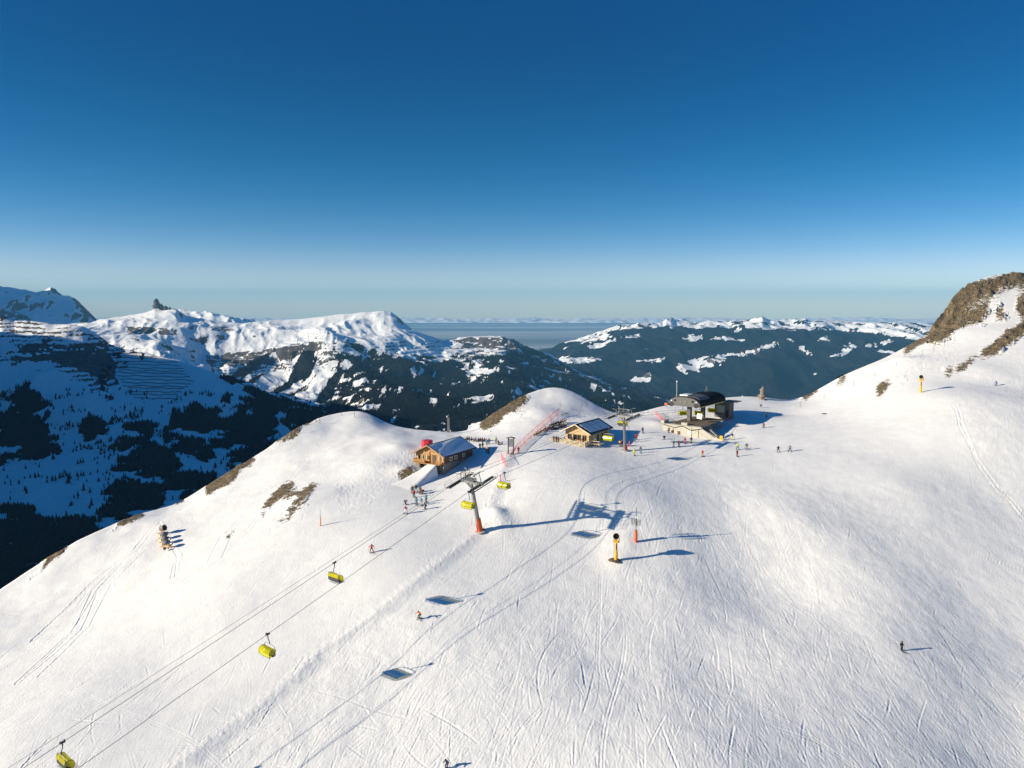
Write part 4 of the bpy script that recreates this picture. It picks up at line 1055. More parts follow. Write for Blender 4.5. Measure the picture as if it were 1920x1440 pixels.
for sx, xe, zc, o in roof(ch, CW, CL, ZE, ZR, 0.95, 1.1, 0.16, ROOF, FASCIA):
    sn = MB(); nx_, ny_ = 16, 20; b0 = 0
    x0, x1 = (0.35, xe - 0.25) if sx > 0 else (0.5, xe - .5)
    for i in range(nx_ + 1):
        for j in range(ny_ + 1):
            u_, v_ = i / nx_, j / ny_; x = x0 + (x1 - x0) * u_; y = -0.8 + (CL + 1.3) * v_
            ed = min(1, min(u_ + .02, 1 - u_, v_, 1 - v_) * 5)
            zz = ZR + (zc - ZR) * (x / xe) + 0.16; sn.v.append((sx * x, y, zz + 0.004 + (0.20 * ed ** .6) * (1.0 + .4 * math.sin(i * .7 + j * .5))))
    for i in range(nx_):
        for j in range(ny_): a_ = i * (ny_ + 1) + j; sn.f.append([a_, a_ + 1, a_ + ny_ + 2, a_ + ny_ + 1])
    sn.build('roof_snow', SNOWM, o, smooth=True)
bl = MB(); bl.box((-0.4, -0.6, ZF_ - .1), (CW - .6, 1.2, 0.18)); bl.build('balcony_floor', WOOD, ch)
bl = MB(); bl.box((-2.6, -1.17, ZF_ + .5), (3.6, 0.07, 0.75)).box((3.4, -1.17, ZF_ + .5), (1.4, 0.07, 0.75)).box((-4.35, -.6, ZF_ + .5), (0.07, 1.1, .75))
for x in (-4.3, -2.6, -0.85, 2.75, 4.05): bl.box((x, -1.1, ZF_ + .5), (0.14, 0.14, 1.1))
bl.build('balcony_rail', WOODV, ch)
for x in (-4.2, -0.85, 4.0): MB().box((x, -1.05, (ZF_ + ZE) / 2 + .4), (0.18, 0.18, ZE - ZF_ + .8)).build('post', FRAME, ch)
def window(parent, x, y, z, w_, h, face='front', shutter=False, mat=FRAME):
    d = -0.05
    f = MB()
    def bx(cx, cz, sx_, sz_, dep, off):
        if face == 'front': f.box((x + cx, y + off, z + cz), (sx_, dep, sz_))
        else: f.box((y - off, x + cx, z + cz), (dep, sx_, sz_))
    for sx in (-1, 1): bx(sx * (w_ / 2), 0, .1, h + .1, .1, d)
    for sz in (-1, 1): bx(0, sz * h / 2, w_ - .1, .1, .1, d)
    bx(0, 0, 0.06, h - .1, .08, d)
    if shutter:
        for sx in (-1, 1): bx(sx * (w_ * .78), 0, w_ * .42, h + .1, .05, d)
    o = f.build('window', mat, parent)
    f = MB(); f2 = f
    if face == 'front': f.box((x, y - .02, z), (w_ - .1, .03, h - .1))
    else: f.box((y + .02, x, z), (.03, w_ - .1, h - .1))
    f.build('pane', GLASS, o); return o
for x, w_ in ((-3.2, .9), (-1.7, .9), (3.4, 0.8)): window(ch, x, 0.0, ZF_ + 1.3, w_, 1.1, shutter=True)
window(ch, -0.4, 0.0, ZF_ + 1.3, .7, 1.1)
MB().box((1.45, -0.03, ZF_ + 1.05), (1.15, .06, 2.1)).build('door', DARKWOOD, ch)
MB().box((0.0, -0.06, ZF_ + 2.45), (CW - .4, .12, .2)).build('tie_beam', FRAME, ch)
for y_ in (3.2, 5.4, 9.0): window(ch, y_, CW / 2, ZF_ + .9, 1.1, .9, 'side', mat=WHITE)
MB().box((CW / 2 + .03, 7.2, ZF_ + .55), (.06, 1.0, 1.9)).build('side_door', DARKWOOD, ch)
# ramp of piled snow
rm = MB(); c_, s_ = math.cos(rz), math.sin(rz)
nu, nv = 14, 18
for i in range(nu + 1):
    for j in range(nv + 1):
        u_, v_ = i / nu, j / nv; lx = 1.5 + (u_ - .5) * (4.2 + 4.0 * v_) - 1.6 * v_; ly = -1.15 - v_ * 10.5
        wx_ = g.x + c_ * lx - s_ * ly; wy_ = g.y + s_ * lx + c_ * ly; gnd = gz(wx_, wy_)
        top = (g.z + ZF_ - .12) * (1 - v_) + (gnd + .02) * v_
        e_ = min(1, min(u_, 1 - u_) * 5.0); e_ = e_ * e_ * (3 - 2 * e_)
        rm.v.append((wx_, wy_, (gnd - .4) * (1 - e_) + max(gnd - .1, top - .6 * math.sin(v_ * 3.14) + .06 * math.sin(i * 2.1 + j)) * e_))
for i in range(nu):
    for j in range(nv): a_ = i * (nv + 1) + j; rm.f.append([a_, a_ + 1, a_ + nv + 2, a_ + nv + 1])
o = rm.build('snow_ramp', M_SNOW, smooth=True); tag(o, kind='structure')

# ------------------------------------------------------------------ log hut with terrace
g2, rz2 = house_frame(1082, 829, (0.57, 0.82))
hu = empty('log_hut', g2, rz2, 'pale log hut with a dark sheet roof and crowded terrace behind the railing', 'hut')
HW, HL, E2, R2 = 7.6, 12.0, 3.3, 5.2
wl = MB(); 
for x0, x1 in ((-HW / 2, -HW / 2 + .7), (-1.7, -1.35), (1.35, 1.7), (HW / 2 - .7, HW / 2)): wl.box(((x0 + x1) / 2, .15, 1.15), (x1 - x0, .3, 2.7))
wl.box((0, .15, 0.15), (HW - .002, .296, .7)); wl.prism([(-HW / 2, 2.25), (HW / 2, 2.25), (HW / 2, E2), (0, R2 - .1), (-HW / 2, E2)], 0.001, 0.3)
for sx in (-1, 1): wl.box((sx * (HW / 2 - .15), HL / 2 + .15, E2 / 2 - .4), (.3, HL - .3, E2 + .8))
wl.prism([(-HW / 2, -.6), (HW / 2, -.6), (HW / 2, E2), (0, R2 - .1), (-HW / 2, E2)], HL, HL + .3)
wl.build('log_wall', LOG, hu)
for x, w_ in ((-2.4, 1.3), (0, 2.6), (2.4, 1.3)): window(hu, x, 0.2, 1.35, w_, 1.6)
for x in (-2.5, -.8, .8, 2.5): MB().tube((x, -1.3, E2 + .1 + (1 - abs(x) / 3.8) * 1.5), (x, .1, E2 + .1 + (1 - abs(x) / 3.8) * 1.5), .17, n=8).build('purlin', LOG, hu)
for sx, xe, zc, o in roof(hu, HW, HL, E2, R2, 1.2, 1.4, 0.14, ROOF, PLANK):
    sn = MB(); x0, x1 = .6, xe - .7; pr = [(sx * x0, R2 + (zc - R2) * x0 / xe + .145), (sx * x1, R2 + (zc - R2) * x1 / xe + .145), (sx * x1, R2 + (zc - R2) * x1 / xe + .21), (sx * x0, R2 + (zc - R2) * x0 / xe + .22)]
    sn.prism(pr, 0.2, HL - .3).build('roof_snow', SNOWM, o)
    if sx > 0:
        for y_ in (4.0, 7.5): q = MB().prism([(a_, b_ + .09) for a_, b_ in pr], y_, y_ + .12); q.build('snow_guard', ROOF, o)
for y_, w_, h in ((3.0, 1.6, 2.1), (5.2, .9, 2.1), (8.2, 1.1, 2.1), (10.2, 1.2, 2.1)): MB().box((HW / 2 + .03, y_, .9), (.06, w_, h)).build('side_door', PLANK if y_ < 4 else DARKWOOD, hu)
dk = MB().box((-1.2, -2.0, -.1), (11.6, 3.6, .16)).box((5.6, 1.4, -.1), (3.2, 3.2, .16)); dk.build('terrace_floor', PLANK, hu)
rl = MB()
for z in (.25, .6, .95): rl.box((-1.0, -3.8, z), (11.2, .07, .17)); rl.box((-6.6, -2.2, z), (.07, 3.0, .17)); rl.box((4.6, -1.9, z), (.07, 3.7, .17))
for x in np.arange(-6.6, 4.7, 1.6): rl.box((x, -3.72, .2), (.12, .12, 1.8))
for z in (.25, .95): rl.box((5.9, -.1, z - .1), (2.6, .07, .15))
rl.build('railing', PLANK, hu)
for tn, (x, y) in zip(('second', 'third', 'fourth', 'rightmost', 'leftmost'), ((-5, -2.2), (-2.6, -2.4), (-.2, -2.2), (2.4, -2.3), (-6.0, -1.0))):
    t = empty('picnic_table', g2 + Matrix.Rotation(rz2, 3, 'Z') @ Vector((x, y, 0)), rz2, tn + ' pale picnic table of the five on the log hut terrace', 'table', 'picnic tables on the terrace')
    MB().box((0, 0, .72), (1.6, .75, .05)).build('table_top', PLANK, t); MB().box((0, 0, .35), (.1, .5, .7)).build('leg', PLANK, t)
    for q in (-.6, .6): MB().box((0, q, .42), (1.6, .3, .05)).build('bench', PLANK, t)

# ------------------------------------------------------------------ the top station
stp = STF.copy(); stp.z = at(1298, 762, stp.y).z          # underside of the roof at the front
PLZ = at(1298, 791, stp.y).z                               # platform level
stn = empty('lift_station', (stp.x, stp.y, PLZ), LIFT_RZ, 'grey and black domed chairlift top station on a concrete platform', 'lift station')
RZ0 = stp.z - PLZ; SW, SL = 5.2, 20.0
prof = [(-SW, 0)] + [(-SW * math.cos(t) ** .75, 2.8 * math.sin(t) ** .8) for t in np.linspace(.18, math.pi / 2, 8)[:-1]] + [(0, 2.8)]
prof = prof + [(-x, z) for x, z in prof[-2::-1]]
pz = [(x, z + RZ0) for x, z in prof]
MB().prism(pz, -0.02, 1.1).build('front_panel', GREYP, stn)
MB().prism([(x * 1.015, (z - RZ0) * 1.03 + RZ0 + .02) for x, z in pz], 1.101, SL).build('roof', BLACKR, stn)
MB().prism([(x * .86, (z - RZ0) * .5 + RZ0 + 1.6) for x, z in pz], 2.0, 9.5).build('roof_cap', GREYP, stn)
MB().box((-1.2, 4.2, RZ0 + 3.08), (2.6, 3.8, .5)).build('skylight', WHITE, stn)
for sx in (-1, 1): MB().box((sx * (SW + .1), SL / 2 + .5, RZ0 + .02), (.12, SL - 1, .28)).build('gutter', flat('yellow_trim', (.55, .50, .10), .5), stn)
for x, w_ in ((-1.1, 1.1), (.3, 1.4)): MB().box((x, -.06, RZ0 + 1.45), (w_, .06, 1.2)).build('vent', flat('vent_grey', (.11, .115, .12), .5), stn)
for x in (-2.9, 2.9): MB().box((x, -.07, RZ0 + 1.7), (.6, .08, .6)).build('window', GLASS, stn)
for x in (-4.1, 4.1):
    MB().box((x, -.07, RZ0 + 1.55), (.35, .1, .35)).build('lamp', WHITE, stn)
    MB().lathe([(0, -.05), (.75, -.05), (.75, .05), (0, .05)], (x, -.08, RZ0 + .45), 18, (0, 1, 0)).build('rope_opening', RUBBER, stn)
MB().box((-5.6, -.5, RZ0 + .35), (1.0, .8, .5)).build('guide_box', ORANGE, stn)
MB().box((0.4, 3.4, RZ0 / 2 - .4), (1.1, 1.3, RZ0 + .8)).build('column', GREYP, stn)
MB().box((0.4, 13.5, RZ0 / 2 - .4), (1.1, 1.3, RZ0 + .8)).build('column', GREYP, stn)
MB().lathe([(0.2, -.15), (2.7, -.15), (2.55, 0), (2.7, .15), (.2, .15)], (0, 17, RZ0 - .6), 28).build('bullwheel', flat('green_wheel', (.04, .16, .09), .5), stn)
MB().tube((-3.3, 1.8, RZ0 + 2.7), (-3.3, 1.8, RZ0 + 7.2), .06, n=6).blob((-3.3, 1.8, RZ0 + 7.35), (.22, .22, .28)).build('antenna', WHITE, stn)
tr = MB()
for a_ in (0, 2.1, 4.2): tr.tube((2 + math.cos(a_) * .6, 12 + math.sin(a_) * .6, RZ0 + 3.5), (2, 12, RZ0 + 5.2), .05, n=5)
tr.tube((2, 12, RZ0 + 5.1), (2, 12, RZ0 + 5.6), .05, n=5); tr.build('tripod', STEEL, stn)
bx_ = MB().box((4.6, 20.5, RZ0 / 2 - .2), (5.0, 3.6, RZ0 + .4)); bx_.build('control_cabin', GREYP, stn)
MB().box((4.2, 18.66, RZ0 / 2), (2.6, .08, 2.2)).build('cabin_window', flat('pale_glass', (.35, .42, .40), .2), stn)
MB().box((6.3, 18.66, .9), (.9, .08, 2.1)).build('cabin_door', RUBBER, stn)
MB().box((6.6, 22.0, RZ0 - .1), (4.6, 5.0, .22)).build('canopy', GREYP, stn)
# concrete base with sloping wing walls
def loc(px, py, Y):
    v = at(px, py, Y) - Vector((stp.x, stp.y, PLZ)); return Matrix.Rotation(-LIFT_RZ, 3, 'Z') @ v
bs = MB(); HB = 4.4
bs.prism([(-6.2, -HB), (6.6, -HB), (12.5, -HB - .1), (12.5, -HB + 1.2), (6.6, -.3), (6.0, -.02), (-6.2, -.02)], -6.5, -6.1)
bs.box((-6.0, -2.5, -HB / 2), (.4, 7.2, HB - .04)); bs.box((-6.5, -4.6, .45), (1.0, 3.2, .9))
bs.box((0, -2.6, -.2), (11.6, 7.0, .35)); bs.box((.4, -5.0, .35), (1.9, 1.5, .75)); bs.build('concrete_base', CONC, stn)
MB().box((0.6, 4.5, .02), (11.0, 16.0, .06)).build('platform_floor', GRAVEL, stn)
MB().box((1.2, -2.4, .03), (9.0, 6.0, .06)).build('gravel_bed', GRAVEL, stn)
for x, w_ in ((-4.6, .7), (-3.0, .9), (-.9, .9)): MB().box((x, -6.53, -2.9 + (.4 if w_ < .8 else 0)), (w_, .06, 2.1 if w_ > .8 else 1.0)).build('door', DARKWOOD, stn)
MB().box((2.6, -6.52, -1.9), (1.3, .04, .9)).build('notice', WHITE, stn)
MB().box((2.6, -6.55, -1.75), (.9, .03, .22)).build('notice_lettering', REDP, stn)
gt = MB(); gt.path([(-6.0, -6.56, -.25), (-2.5, -6.56, -.9), (0.3, -6.56, -.2), (3.0, -6.56, -1.25), (6.6, -6.56, -.35), (10.5, -6.56, -2.5)], .12, 6); gt.build('handrail', STEELD, stn)
gt = MB()
for x in (3.2, 5.4): gt.tube((x, -6.56, -4.2), (x, -6.56, -.6), .05, n=5)
gt.build('downpipe', STEELD, stn)
r = MB()
for x in np.arange(-7.2, -4.2, .75): r.tube((x, -4.8, 0.8), (x, -4.8, 2.2), .03, n=5)
for z in (1.5, 2.2): r.tube((-7.2, -4.8, z), (-4.4, -4.8, z), .03, n=5); r.tube((-7.2, -4.8, z), (-7.2, -1.0, z), .03, n=5); r.tube((-4.4, -4.8, z), (-2.6, -1.0, z), .03, n=5)
for y_ in (-3.4, -2.2, -1.0): r.tube((-7.2, y_, .8), (-7.2, y_, 2.2), .03, n=5); r.tube((-4.4 + (y_ + 4.8) * .47, y_, .3), (-4.4 + (y_ + 4.8) * .47, y_, 2.2), .03, n=5)
r.build('railing', STEEL, stn)
st_ = MB()
for k in range(12): st_.box((8.6 + k * .34, -4.9, -.6 - k * .27), (.34, 1.6, .28))
st_.build('stairs', CONC, stn)
r = MB()
for y_ in (-5.75, -4.05):
    r.tube((7.0, y_, .6), (12.6, y_, -2.9), .05, n=5)
    for k in range(5): r.tube((7.4 + k * 1.2, y_, -.75 - k * .78), (7.4 + k * 1.2, y_, .35 - k * .75), .03, n=5)
r.build('stair_railing', STEELD, stn)
MB().box((12.4, -6.6, -2.6), (.9, .06, 1.6)).build('gate', YEL, stn)
for q in list(C.objects):
    if q.parent == stn and q.name.split('.')[0] in ('concrete_base', 'notice', 'notice_lettering', 'handrail', 'downpipe', 'railing', 'stairs', 'stair_railing', 'gate', 'door', 'gravel_bed', 'platform_floor'): q.location.x += 2.6
chin = [((-1.9, 3.6), .9, 'yellow bubble chair at the left mouth of the station beside the white panel'), ((2.2, 6.5), 0, 'yellow bubble chair under the station roof with its bubble raised'), ((3.0, 15.0), 0, 'yellow bubble chair deep inside the station near the green wheel')]
for (x, y), dr, lab in chin:
    o = copy_tree(chair); o.location = Vector((stp.x, stp.y, stp.z + .1)) + Matrix.Rotation(LIFT_RZ, 3, 'Z') @ Vector((x, y, 0)); o.rotation_euler = (0, 0, LIFT_RZ + dr + math.pi); o.scale = (0.78, 0.80, 0.84)
    tag(o, lab, 'chairlift chair', 'yellow bubble chairs on the lift')
o = MB().box((0, 0, 0), (1.7, .08, 1.7)).build('white_panel', WHITE); o.location = Vector((stp.x, stp.y, PLZ)) + Matrix.Rotation(LIFT_RZ, 3, 'Z') @ Vector((4.6, 1.5, 2.0)); o.rotation_euler = (0, .12, LIFT_RZ)
tag(o, 'bright white square panel beside the chairs in the station mouth', 'panel')
# ------------------------------------------------------------------ people
def skin_mesh(name, J, E, Rr, root_i=0, sub=1):
    me = bpy.data.meshes.new(name); me.from_pydata([tuple(j) for j in J], E, [])
    o = bpy.data.objects.new(name, me); C.objects.link(o)
    m = o.modifiers.new('s', 'SKIN'); m.use_smooth_shade = True
    o.modifiers.new('u', 'SUBSURF').levels = sub
    for i, r in enumerate(Rr):
        d = me.skin_vertices[0].data[i]; d.radius = (r, r) if not isinstance(r, tuple) else r; d.use_root = (i == root_i)
    dg = bpy.context.evaluated_depsgraph_get(); dg.update()
    nm = bpy.data.meshes.new_from_object(o.evaluated_get(dg)); nm.name = name
    C.objects.unlink(o); bpy.data.objects.remove(o); nm.materials.clear(); nm.materials.append(SKIN)
    return nm
def pose(kind):
    """joints of a 1.76 m figure facing +y; z = 0 at the soles"""
    P = dict(pel=(0, 0, .96), spi=(0, 0, 1.16), che=(0, .01, 1.38), nec=(0, .02, 1.52), hea=(0, .04, 1.66), top=(0, .03, 1.74))
    A = {}
    for s_, sx in (('l', -1), ('r', 1)):
        A['hip' + s_] = (sx * .10, 0, .92); A['kne' + s_] = (sx * .13, .05, .50); A['ank' + s_] = (sx * .14, 0, .09); A['toe' + s_] = (sx * .15, .18, .05)
        A['sho' + s_] = (sx * .19, 0, 1.43); A['elb' + s_] = (sx * .30, -.03, 1.17); A['wri' + s_] = (sx * .30, .16, 1.0); A['han' + s_] = (sx * .29, .24, .97)
    if kind == 'ski':
        P.update(pel=(0, -.14, .82), spi=(0, -.04, 1.0), che=(0, .10, 1.20), nec=(0, .20, 1.32), hea=(0, .28, 1.44), top=(0, .30, 1.53))
        for s_, sx in (('l', -1), ('r', 1)):
            A['hip' + s_] = (sx * .11, -.13, .79); A['kne' + s_] = (sx * .15, .18, .47); A['sho' + s_] = (sx * .20, .12, 1.23); A['elb' + s_] = (sx * .36, .16, 1.0); A['wri' + s_] = (sx * .34, .38, .98); A['han' + s_] = (sx * .33, .46, .98)
    if kind == 'turn':
        P.update(pel=(-.10, -.18, .78), spi=(-.04, -.04, .96), che=(.0, .08, 1.15), nec=(.02, .17, 1.27), hea=(.03, .24, 1.39), top=(.03, .27, 1.48))
        for s_, sx in (('l', -1), ('r', 1)):
            A['hip' + s_] = (sx * .11 - .10, -.17, .75); A['kne' + s_] = (sx * .14 - .02, .16, .45); A['ank' + s_] = (sx * .15 + .08, 0, .09); A['toe' + s_] = (sx * .15 + .1, .18, .05)
            A['sho' + s_] = (sx * .20, .10, 1.18); A['elb' + s_] = (sx * .42, .10, 1.02); A['wri' + s_] = (sx * .52, .30, 1.0); A['han' + s_] = (sx * .55, .38, 1.0)
    if kind == 'wide':
        for s_, sx in (('l', -1), ('r', 1)):
            A['kne' + s_] = (sx * .24, .06, .49); A['ank' + s_] = (sx * .34, 0, .09); A['toe' + s_] = (sx * .36, .18, .05)
            A['elb' + s_] = (sx * .42, 0, 1.22); A['wri' + s_] = (sx * .50, .16, 1.06); A['han' + s_] = (sx * .52, .24, 1.03)
        for k in ('pel', 'spi', 'che', 'nec', 'hea', 'top'): P[k] = (P[k][0], P[k][1] + .03, P[k][2] - .04)
        A['hipl'] = (-.11, .02, .88); A['hipr'] = (.11, .02, .88)
    if kind == 'bend':
        P.update(pel=(0, -.20, .80), spi=(0, .0, .93), che=(0, .20, .98), nec=(0, .34, .96), hea=(0, .46, .93), top=(0, .53, .90))
        for s_, sx in (('l', -1), ('r', 1)):
            A['hip' + s_] = (sx * .11, -.2, .77); A['kne' + s_] = (sx * .14, .08, .46); A['sho' + s_] = (sx * .19, .24, .95); A['elb' + s_] = (sx * .26, .28, .66); A['wri' + s_] = (sx * .2, .36, .42); A['han' + s_] = (sx * .18, .38, .35)
    if kind == 'sit':      # hips at z = 0.45
        P.update(pel=(0, -.02, .50), spi=(0, -.06, .70), che=(0, -.05, .93), nec=(0, -.02, 1.06), hea=(0, .02, 1.20), top=(0, .02, 1.29))
        for s_, sx in (('l', -1), ('r', 1)):
            A['hip' + s_] = (sx * .11, 0, .47); A['kne' + s_] = (sx * .14, .44, .50); A['ank' + s_] = (sx * .14, .50, .09); A['toe' + s_] = (sx * .15, .68, .05)
            A['sho' + s_] = (sx * .20, -.04, .97); A['elb' + s_] = (sx * .28, .05, .72); A['wri' + s_] = (sx * .2, .28, .66); A['han' + s_] = (sx * .18, .35, .65)
    if kind == 'low':      # sitting on the snow
        P.update(pel=(0, -.02, .16), spi=(0, -.10, .34), che=(0, -.12, .56), nec=(0, -.08, .69), hea=(0, -.03, .83), top=(0, -.02, .92))
        for s_, sx in (('l', -1), ('r', 1)):
            A['hip' + s_] = (sx * .11, 0, .15); A['kne' + s_] = (sx * .16, .36, .34); A['ank' + s_] = (sx * .17, .68, .09); A['toe' + s_] = (sx * .17, .82, .14)
            A['sho' + s_] = (sx * .20, -.11, .60); A['elb' + s_] = (sx * .30, -.12, .34); A['wri' + s_] = (sx * .24, .1, .24); A['han' + s_] = (sx * .22, .17, .22)
    P.update(A); return P
def build_pose(kind):
    P = pose(kind)
    names = ['pel', 'spi', 'che', 'nec', 'hea', 'top', 'shol', 'elbl', 'wril', 'hanl', 'shor', 'elbr', 'wrir', 'hanr', 'hipl', 'knel', 'ankl', 'toel', 'hipr', 'kner', 'ankr', 'toer']
    ed = [('pel', 'spi'), ('spi', 'che'), ('che', 'nec'), ('nec', 'hea'), ('hea', 'top')]
    for s_ in 'lr': ed += [('che', 'sho' + s_), ('sho' + s_, 'elb' + s_), ('elb' + s_, 'wri' + s_), ('wri' + s_, 'han' + s_), ('pel', 'hip' + s_), ('hip' + s_, 'kne' + s_), ('kne' + s_, 'ank' + s_), ('ank' + s_, 'toe' + s_)]
    rad = dict(pel=.12, spi=.11, che=.13, nec=.055, hea=.095, top=.06, sho=.06, elb=.045, wri=.032, han=.036, hip=.085, kne=.058, ank=.045, toe=.04)
    ix = {n: i for i, n in enumerate(names)}
    out = {}
    out['body'] = skin_mesh('body', [P[n] for n in names], [(ix[a], ix[b]) for a, b in ed], [rad[n[:3]] for n in names])
    def sub(nm, keep, r, root):
        i2 = {n: i for i, n in enumerate(keep)}
        return skin_mesh(nm, [P[n] for n in keep], [(i2[a], i2[b]) for a, b in ed if a in i2 and b in i2], [r[n[:3]] for n in keep], i2[root])
    out['jacket'] = sub('jacket', ['pel', 'spi', 'che', 'nec', 'shol', 'elbl', 'wril', 'shor', 'elbr', 'wrir'], dict(pel=.175, spi=.165, che=.185, nec=.085, sho=.105, elb=.08, wri=.06), 'spi')
    out['trousers'] = sub('trousers', ['pel', 'hipl', 'knel', 'ankl', 'hipr', 'kner', 'ankr'], dict(pel=.155, hip=.125, kne=.098, ank=.08), 'pel')
    b = MB(); h = P['hea']
    b.blob((h[0], h[1] - .01, h[2] + .035), (.125, .145, .125), 12, 8); o = b.build('h', SKIN); out['helmet'] = o.data; bpy.data.objects.remove(o)
    b = MB(); b.box((h[0], h[1] + .115, h[2] + .0), (.16, .05, .07)); o = b.build('g', SKIN); out['goggles'] = o.data; bpy.data.objects.remove(o)
    b = MB()
    for s_ in 'lr':
        a_, t_ = P['ank' + s_], P['toe' + s_]; b.bar((a_[0], a_[1] - .1, .12), (t_[0], t_[1] + .04, max(.1, t_[2])), .13, .18)
    o = b.build('b', SKIN); out['boots'] = o.data; bpy.data.objects.remove(o)
    for s_ in 'lr':
        a_ = P['ank' + s_]; b = MB(); b.box((a_[0], a_[1] + .05, .015), (.09, 1.62, .025)); b.bar((a_[0], a_[1] + .85, .02), (a_[0], a_[1] + 1.0, .09), .08, .02)
        o = b.build('s', SKIN); out['ski' + s_] = o.data; bpy.data.objects.remove(o)
        w_ = Vector(P['han' + s_]); b = MB(); tip = Vector((w_.x * 1.15, w_.y - (.45 if kind in ('ski', 'turn') else .02), .03)) if kind != 'sit' else Vector((w_.x, w_.y + .5, w_.z - .6))
        b.tube(w_ + (w_ - tip).normalized() * .12, tip, .016, .012, 5); o = b.build('p', SKIN); out['pole' + s_] = o.data; bpy.data.objects.remove(o)
    return out
POSES = {k: build_pose(k) for k in ('stand', 'ski', 'turn', 'wide', 'bend', 'sit', 'low')}
CL = dict(red=(.60, .03, .04), orange=(.80, .22, .03), yellow=(.75, .70, .06), lime=(.42, .65, .06), teal=(.03, .30, .38), blue=(.03, .10, .40), navy=(.02, .03, .10), black=(.012, .012, .014), grey=(.16, .16, .17), white=(.7, .7, .7),
          brown=(.12, .06, .035), maroon=(.22, .02, .03), green=(.05, .25, .08), pink=(.75, .12, .20), ochre=(.60, .38, .08), purple=(.18, .06, .25))
def cloth(c): return flat(c + '_cloth', CL[c], .75, 0, .2, 8)
def person(loc_, rz_, kind, jac, tro, label, group=None, skis=True, helmet='black', tilt=0.0, poles=True):
    root = empty('person', loc_, label=label, cat='person', group=group, rot=(tilt, 0, rz_)); S = POSES[kind]
    def add(nm, me, mat, par=root):
        o = bpy.data.objects.new(nm, me); C.objects.link(o); o.parent = par
        o.material_slots[0].link = 'OBJECT'; o.material_slots[0].material = mat; return o
    add('body', S['body'], SKIN); add('jacket', S['jacket'], cloth(jac)); add('trousers', S['trousers'], cloth(tro))
    h = add('helmet', S['helmet'], cloth(helmet)); add('goggles', S['goggles'], GLASS, h); add('boots', S['boots'], cloth('grey'))
    if skis:
        add('ski', S['skil'], cloth('black')); add('ski', S['skir'], cloth('black'))
        if poles: add('ski_pole', S['polel'], STEELD); add('ski_pole', S['poler'], STEELD)
    return root
def on_snow(px, py, deg, kind, jac, tro, label, group=None, **k):
    """deg: 0 faces away from the camera, 90 faces the left of the picture, 180 the camera"""
    v = at_ground(px, py)
    g_ = v.copy(); g_.z = gz(v.x, v.y) + .03
    return person(g_, R(deg), kind, jac, tro, label, group, **k)
